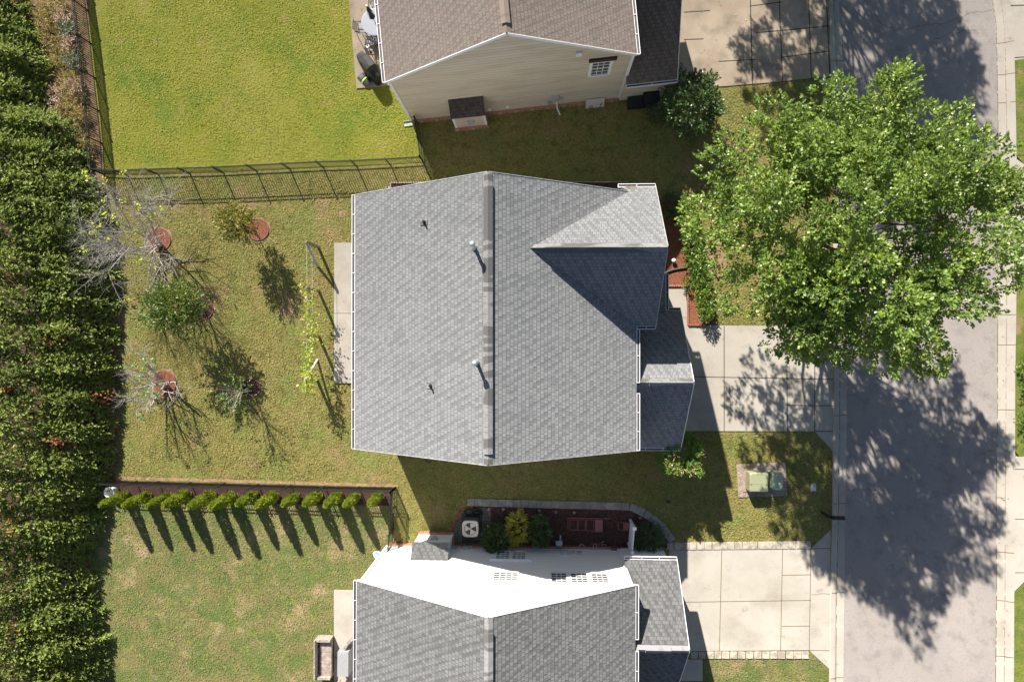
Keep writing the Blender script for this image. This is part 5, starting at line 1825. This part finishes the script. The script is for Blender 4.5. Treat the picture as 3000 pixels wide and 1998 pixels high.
# edging of the gravel
def edging(name, pts, label, w=.09, h=.09, mat='edging', seg=True):
    """row of small edging bricks along photo points"""
    mb = MB()
    P = [at(x, y) for x, y in pts]
    for a_, b_ in zip(P[:-1], P[1:]):
        L_ = (b_ - a_).length
        n = max(1, int(round(L_ / .125)))
        for i in range(n):
            s_ = a_.lerp(b_, (i + .06) / n); e_ = a_.lerp(b_, (i + .94) / n)
            mb.bar((s_.x, s_.y, h * .5), (e_.x, e_.y, h * .5), w, h + rnd.uniform(-.012, .012))
    return obj(name, mb, M[mat], label=label, cat="edging")


edging("brick_edging", [(1320, 1562), (1326, 1540), (1340, 1512), (1362, 1490), (1385, 1483)], "curved brick edging left of the air conditioner's gravel")
edging("brick_edging", [(1428, 1489), (1434, 1500), (1434, 1512)], "short piece of brick edging right of the coiled hose")
edging("scalloped_edging", [(1955, 838), (2013, 838), (2015, 952), (2072, 953)], "straight red scalloped edging between the front walk and mulch", .075, .13)
edging("scalloped_edging", [(1920, 580), (1940, 583), (1962, 590), (1990, 594), (2008, 605), (2018, 636), (2030, 672), (2040, 704), (2041, 742), (2044, 765), (2060, 790), (2072, 822), (2082, 868), (2086, 912), (2084, 948)], "curved red scalloped edging along the lawn side of the front hedge", .075, .11)
edging("bed_edging", [(1145, 550), (1145, 537), (1500, 533), (1838, 535), (1840, 556)], "pale edging strip of the bed along the grey roofed house's upper wall", .06, .10, 'paver_tan')
# square solar lights
for i, (x, y, w) in enumerate([(1434, 1488, "nearest the coiled hose"), (1475, 1488, "left of the golden shrub"), (1531, 1489, "touching the golden shrub"), (1580, 1492, "above the dark shrub right of the golden one"), (1628, 1496, "between the shrubs and the maroon boxes"), (1681, 1498, "above the maroon boxes"), (1874, 1513, "under the curved paver strip")]):
    p = at(x, y, .05)
    t = thing("solar_light", p, label="small square solar light " + w, cat="garden light", group="solar lights along the pavers")
    mb = MB(); mb.box(-.05, .05, -.05, .05, .22, .27)
    obj("lamp_head", mb, M['plastic_grey'], t, local=True)
    mb = MB(); mb.box(-.03, .03, -.03, .03, .27, .275)
    obj("solar_cell", mb, M['black'], t, local=True)
    mb = MB(); mb.tube([(0, 0, 0), (0, 0, .22)], .012, 6)
    obj("stake", mb, M['black'], t, local=True)
# maroon planter frames
def frame_box(x0, y0, x1, y1, label, lid=0.0, h=.16):
    a_ = at(x0, y0, .05); b_ = at(x1, y1, .05)
    c = (a_ + b_) / 2; hx = abs(b_.x - a_.x) / 2; hy = abs(b_.y - a_.y) / 2
    t = thing("planter_box", c, math.radians(-1), label, "planter box", "maroon planter boxes in the dark bed")
    mb = MB()
    mb.box(-hx, hx, hy - .03, hy, 0, h); mb.box(-hx, hx, -hy, -hy + .03, 0, h)
    mb.box(-hx, -hx + .03, -hy + .03, hy - .03, 0, h); mb.box(hx - .03, hx, -hy + .03, hy - .03, 0, h)
    obj("rim", mb, M['bin_red'], t, local=True)
    mb = MB(); mb.box(-hx + .03, hx - .03, -hy + .03, hy - .03, 0, h * .45)
    obj("soil", mb, M['mulch_dark'], t, local=True)
    if lid:
        mb = MB(); mb.box(-hx + .01 + (2 * hx - .02) * (1 - lid), hx - .01, -hy + .01, hy - .01, h, h + .02)
        obj("lid", mb, M['bin_red'], t, local=True)


frame_box(1669, 1519, 1692, 1551, "open maroon planter box, leftmost of the four in a row")
frame_box(1694, 1519, 1715, 1552, "open maroon planter box, second from the left of four")
frame_box(1717, 1519, 1740, 1554, "maroon planter box half filled, beside the lidded one")
frame_box(1742, 1519, 1765, 1555, "maroon planter box with a full flat lid, right of four", 1.0, .2)
frame_box(1810, 1527, 1848, 1550, "maroon box with a sliding lid next to the white lattice panel", .62, .2)
mb = MB(); a_ = at(1664, 1517, .2); b_ = at(1786, 1519, .2); mb.bar(a_, b_, .04, .03)
p1_ = at(1664, 1517, .2); p2_ = at(1664, 1550, .2); mb.bar(p1_, p2_, .04, .03)
obj("border_rail", mb, M['bin_red'], label="thin maroon rail framing the four planter boxes", cat="rail")
# pots by the wall
pots = [(1704, 1597, .12, 'plastic_grey', "grey round pot, leftmost by the white house's brick ledge"), (1724, 1600, .11, 'pot', "reddish clay pot, second from the left by the ledge"), (1733, 1592, .10, 'bin_red', "small maroon pot behind the reddish clay pot"), (1742, 1594, .10, 'plastic_grey', "pale grey pot in the middle of the pot cluster"),
        (1749, 1590, .10, 'pot', "dark reddish pot in the upper middle of the cluster"), (1758, 1594, .11, 'bin_red', "maroon pot right of the middle of the cluster"), (1768, 1597, .13, 'slate', "largest blue grey pot at the right end of the cluster")]
for x, y, R_, m_, lab in pots:
    p = at(x, y, .03)
    t = thing("flower_pot", p, label=lab, cat="flower pot", group="flower pots by the white wall")
    mb = MB(); mb.lathe((0, 0, 0), [(R_ * .7, 0), (R_, .22), (R_ * 1.08, .23), (R_ * 1.08, .27), (R_ * .9, .27), (R_ * .88, .22)], 14)
    obj("pot", mb, M[m_], t, local=True, smooth=False)
    mb = MB(); mb.lathe((0, 0, .215), [(R_ * .87, 0), (R_ * .5, .012)], 12)
    obj("soil", mb, M['mulch_dark'], t, local=True)
mb = MB(); p = at(1762, 1588, .1); mb.bar(p, p + Vector((.03, .25, .75)), .02, .02)
obj("garden_stake", mb, M['white'], label="thin white stake leaning up from the flower pots", cat="stake")
p = at(1806, 1603, .0)
t = thing("long_planter", p, math.radians(-1), "long maroon trough planter with an empty frame against the white wall", "planter")
mb = MB(); mb.box(-.75, .8, -.04, .10, .20, .30)
obj("trough", mb, M['bin_red'], t, local=True)
mb = MB(); mb.bar((-.3, .0, .42), (.1, .0, .46), .03, .03); mb.bar((-.3, .12, .42), (.1, .12, .46), .03, .03); mb.bar((-.3, 0, .42), (-.3, .12, .42), .03, .03); mb.bar((.1, 0, .46), (.1, .12, .46), .03, .03)
obj("frame", mb, M['rubber'], t, local=True)
# shower-like hose reel on a stand
p = at(1637, 1582)
t = thing("hose_reel", p, 0, "grey hose reel standing in the dark bed by the white wall", "hose reel")
mb = MB(); mb.tube([(-.14, 0, .55), (.14, 0, .55)], [.14, .14], 14)
obj("drum", mb, M['plastic_grey'], t, local=True)
for s in (-.17, .17):
    mb = MB(); mb.bar((s, 0, .6), (s, 0, 0), .03, .03); mb.bar((s, -.18, .03), (s, .18, .03), .03, .03)
    obj("stand", mb, M['plastic_grey'], t, local=True)
# white lattice panel
pA = at(1846, 1522); pB = at(1840, 1590)
d_ = (pB - pA)
t = thing("lattice_panel", pA, 0, "white lattice screen with two posts between the planter bed and dark shrub", "lattice screen")
for p in (pA, pB):
    mb = MB(); mb.box(p.x - .055, p.x + .055, p.y - .055, p.y + .055, 0, 1.62); mb.box(p.x - .08, p.x + .08, p.y - .08, p.y + .08, 1.62, 1.66)
    obj("post", mb, M['white'], t)
mb = MB()
for z in (.25, 1.5):
    mb.bar((pA.x, pA.y, z), (pB.x, pB.y, z), .05, .09)
n = 9
for k in range(n + 1):
    q = pA + d_ * (k / n)
    mb.bar((q.x, q.y, .25), (q.x, q.y, 1.5), .02, .05)
for k in range(1, 9):
    z = .25 + 1.25 * k / 9
    mb.bar((pA.x, pA.y, z), (pB.x, pB.y, z), .02, .035)
obj("lattice", mb, M['white'], t)

# ------------------------------------------------------------------ pavers
ORD = 'first second third fourth fifth sixth seventh eighth ninth tenth eleventh twelfth thirteenth fourteenth fifteenth sixteenth seventeenth eighteenth nineteenth twentieth twenty-first'.split()


def paver(px, py, ang, label, group, mat, s=.37, w=None, h=.07):
    p = at(px, py)
    mb = MB(); w = w or s
    T = Matrix.Translation(p) @ Matrix.Rotation(ang, 4, 'Z')
    e = .006
    mb.box(-s / 2 + e, s / 2 - e, -w / 2 + e, w / 2 - e, 0.0, h, T)
    return obj("paver", mb, mat, label=label, cat="paver", group=group, loc=p)


n = 21
for k in range(n):
    x = 1380 + (1831 - 1380) * k / (n - 1)
    y = 1470.5 + (1482.5 - 1470.5) * k / (n - 1) + rnd.uniform(-.6, .6)
    paver(x, y, math.radians(-1.5 + rnd.uniform(-.6, .6)), ORD[k] + " grey paver of the straight strip, counting from the coiled hose end", "straight strip of grey square pavers", M['paver'], .378, h=.07 + rnd.uniform(0, .012))
for k, (x, y, a_) in enumerate([(1856, 1487, -24), (1877, 1497, -27), (1898, 1509, -31), (1916, 1522, -36), (1934, 1537, -42), (1949, 1555, -48), (1963, 1574, -54)]):
    paver(x, y, math.radians(a_), ORD[k] + " grey paver of the curved run, counting from the straight strip", "curved run of grey square pavers", M['paver'], .378)
for k in range(19):
    x = 1963 + 22.3 * k + rnd.uniform(-1, 1)
    if x > 2372: break
    paver(x, 1600 - .01 * (x - 1960) - 1, math.radians(rnd.uniform(-2, 2)), ORD[k] + " tumbled paver above the lower driveway, counting from the dark shrub", "tumbled pavers above the lower driveway", M['paver_tan'], .35, .36)
for k in range(15):
    x = 2034 + 23.2 * k + rnd.uniform(-1, 1)
    if x > 2362: break
    paver(x, 1917, math.radians(rnd.uniform(-3, 3)), ORD[k] + " tumbled paver below the lower driveway, counting from the porch slab", "tumbled pavers below the lower driveway", M['paver_tan'], .34, .34)

# ------------------------------------------------------------------ utility boxes, valve lid, mailbox
p = at(2209, 1404)
t = thing("transformer_box", p, 0, "larger olive green electrical transformer box on the gravel pad", "transformer")
mb = MB()
def chamf(hx, hy, c, z): return [Vector(q) for q in ((-hx + c, -hy, z), (hx - c, -hy, z), (hx, -hy + c, z), (hx, hy - c, z), (hx - c, hy, z), (-hx + c, hy, z), (-hx, hy - c, z), (-hx, -hy + c, z))]
loft(mb, [chamf(.44, .47, .04, .08), chamf(.44, .47, .04, .60), chamf(.44, .46, .05, .74), chamf(.40, .41, .06, .78)])
obj("cabinet", mb, M['util_green'], t, local=True)
mb = MB(); mb.box(-.443, .443, -.09, -.075, .2, .782); mb.box(-.40, -.34, -.10, -.06, .78, .80); mb.box(.32, .38, -.10, -.06, .78, .80)
obj("door_seam", mb, M['plastic_olive'] if 'plastic_olive' in M else M['roof_b'], t, local=True)
mb = MB(); mb.box(-.56, .52, -.60, .52, 0, .08)
obj("base", mb, M['gravel'], t, local=True)
p = at(2264, 1401)
t = thing("telecom_pedestal", p, 0, "narrow pale green telecom box on the right of the gravel pad", "telecom box")
mb = MB()
loft(mb, [chamf(.26, .44, .10, .0), chamf(.26, .44, .10, .66), chamf(.20, .38, .10, .72)])
obj("cabinet", mb, M['util_green2'], t, local=True)
mb = MB(); mb.box(.02, .11, -.14, -.06, .72, .724)
obj("sticker", mb, M['white'], t, local=True)
p = at(2258, 1388, 0)
mb = MB(); mb.tube([p, p + Vector((.0, .05, .75)), p + Vector((-.02, .12, .95))], .022, 8)
obj("marker_stake", mb, M['white'], label="thin white marker stake behind the pale green telecom box", cat="marker")
mb = MB(); p = at(2383, 1427); mb.prism([(p.x + .13 * c_, p.y + .19 * s_) for c_, s_ in ((-1, -.8), (-.8, -1), (.8, -1), (1, -.8), (1, .8), (.8, 1), (-.8, 1), (-1, .8))], -.02, .03)
obj("valve_cover", mb, M['lid'], label="pale oval valve cover set in the shaded lawn near the kerb", cat="valve cover")
mb = MB(); p = at(1957, 1468); mb.prism([(p.x - .09, p.y - .07), (p.x + .09, p.y - .07), (p.x + .09, p.y + .07), (p.x - .09, p.y + .07)], -.02, .02)
obj("valve_cover", mb, M['black'], label="small dark valve cover in the shaded lawn above the curved pavers", cat="valve cover")
p = at(2408, 1500)
t = thing("mailbox", p, 0, "black kerbside mailbox with a red flag on a black post", "mailbox")
mb = MB(); mb.box(-.05, .05, -.05, .05, 0, 1.02); mb.bar((-.0, 0, .6), (.28, 0, .98), .05, .05); mb.box(-.06, .52, -.04, .04, .98, 1.03)
obj("post", mb, M['black'], t, local=True)
mb = MB()
prof = [(-.09, 1.03), (.09, 1.03), (.09, 1.14)] + [(.09 * math.cos(a_), 1.14 + .09 * math.sin(a_)) for a_ in (.4, .8, 1.2, 1.57, 1.95, 2.35, 2.75)] + [(-.09, 1.14)]
fr_ = [Vector((.58, y_, z_)) for y_, z_ in prof]; bk_ = [Vector((.06, y_, z_)) for y_, z_ in prof]
mb.face(fr_); mb.face(bk_[::-1])
for i in range(len(prof)):
    j = (i + 1) % len(prof)
    mb.face([bk_[i], bk_[j], fr_[j], fr_[i]])
obj("box", mb, M['black'], t, local=True)
mb = MB(); mb.box(.58, .60, -.095, .095, 1.03, 1.22)
obj("door", mb, M['slate'], t, local=True)
mb = MB(); mb.box(.30, .50, .092, .11, 1.16, 1.24)
obj("flag", mb, M['red'], t, local=True)

# ------------------------------------------------------------------ odds and ends
p = at(338, 1436)
t = thing("ring_planter", p, 0, "white hollow ring planter at the left end of the arborvitae row", "planter")
mb = MB(); n = 24
def circ(rr_, z): return [Vector((rr_ * math.cos(2 * math.pi * k / n), rr_ * math.sin(2 * math.pi * k / n), z)) for k in range(n)]
loft(mb, [circ(.20, 0), circ(.26, .30), circ(.27, .52), circ(.25, .53), circ(.235, .5), circ(.20, .12)])
obj("pot", mb, M['white'], t, local=True)
mb = MB(); mb.lathe((0, 0, .10), [(.19, 0), (.05, .02)], 16)
obj("soil", mb, M['mulch_dark'], t, local=True)
p = at(1972, 765, .04)
t = thing("bed_light", p, 0, "round white globe light in the sunlit red mulch of the front bed", "garden light")
mb = MB(); mb.lathe((0, 0, .10), [(.03, 0), (.09, .03), (.11, .09), (.09, .15), (.03, .19)], 14)
obj("globe", mb, M['white'], t, local=True, smooth=True)
mb = MB(); mb.tube([(0, 0, 0), (0, 0, .12)], .03, 8)
obj("stem", mb, M['black'], t, local=True)
P = [at(x, y, .09) for x, y in ((1925, 812), (1938, 806), (1955, 797), (1975, 790), (2000, 786), (2020, 783), (2040, 770))]
mb = MB()
for a_, b_ in zip(P[:-1], P[1:]):
    for k in range(4):
        s_ = a_.lerp(b_, k / 4); e_ = a_.lerp(b_, (k + 1) / 4)
        mb.tube([s_, s_.lerp(e_, .5), e_], [.05, .062, .05], 10)
obj("drain_pipe", mb, M['corrugated'], label="black corrugated drain pipe curving across the red mulch", cat="drain pipe")
p = at(2058, 760)
t = thing("splash_block", p, math.radians(28), "pale plastic splash block lying on the lawn beside the front hedge", "splash block")
mb = MB(); mb.box(-.36, .24, -.10, .10, .02, .05)
obj("tray", mb, M['wood_pale'], t, local=True)
mb = MB(); mb.box(-.36, .24, .09, .12, .02, .12); mb.box(-.36, .24, -.12, -.09, .02, .12)
obj("sides", mb, M['white'], t, local=True)
mb = MB(); p = at(1150, 552); mb.box(p.x - .35, p.x - .05, p.y - .1, p.y + .05, 0, .1); mb.box(p.x - .32, p.x - .25, p.y + .0, p.y + .12, .0, .2)
obj("splash_block", mb, M['wood_pale'], label="pale splash block at the grey roofed house's upper left corner", cat="splash block")
# fallen leaves on the paving and lawns
r = np.random.default_rng(400)
P = []; D = []
def scatter(n_, x0, y0, x1, y1, z):
    for _ in range(n_):
        q = at(r.uniform(x0, x1), r.uniform(y0, y1))
        P.append((q.x, q.y, z)); D.append((r.normal(), r.normal(), .1))
scatter(60, 2050, 30, 2420, 250, .05); scatter(46, 2480, 200, 2960, 1990, .03); scatter(70, 2080, 600, 2430, 950, .02); scatter(80, 360, 540, 1000, 1380, .02); scatter(30, 2930, 200, 2968, 1900, .15); scatter(30, 1900, 1290, 2430, 1580, .02)
leaves("fallen_leaves", P, D, .075, .055, M['dry_leaf'], None, up=2, seed=5)
bpy.data.objects["fallen_leaves"]['kind'] = 'stuff'
bpy.data.objects["fallen_leaves"]['label'] = "dry tan leaves scattered over lawns, drives and road"
bpy.data.objects["fallen_leaves"]['category'] = "fallen leaves"
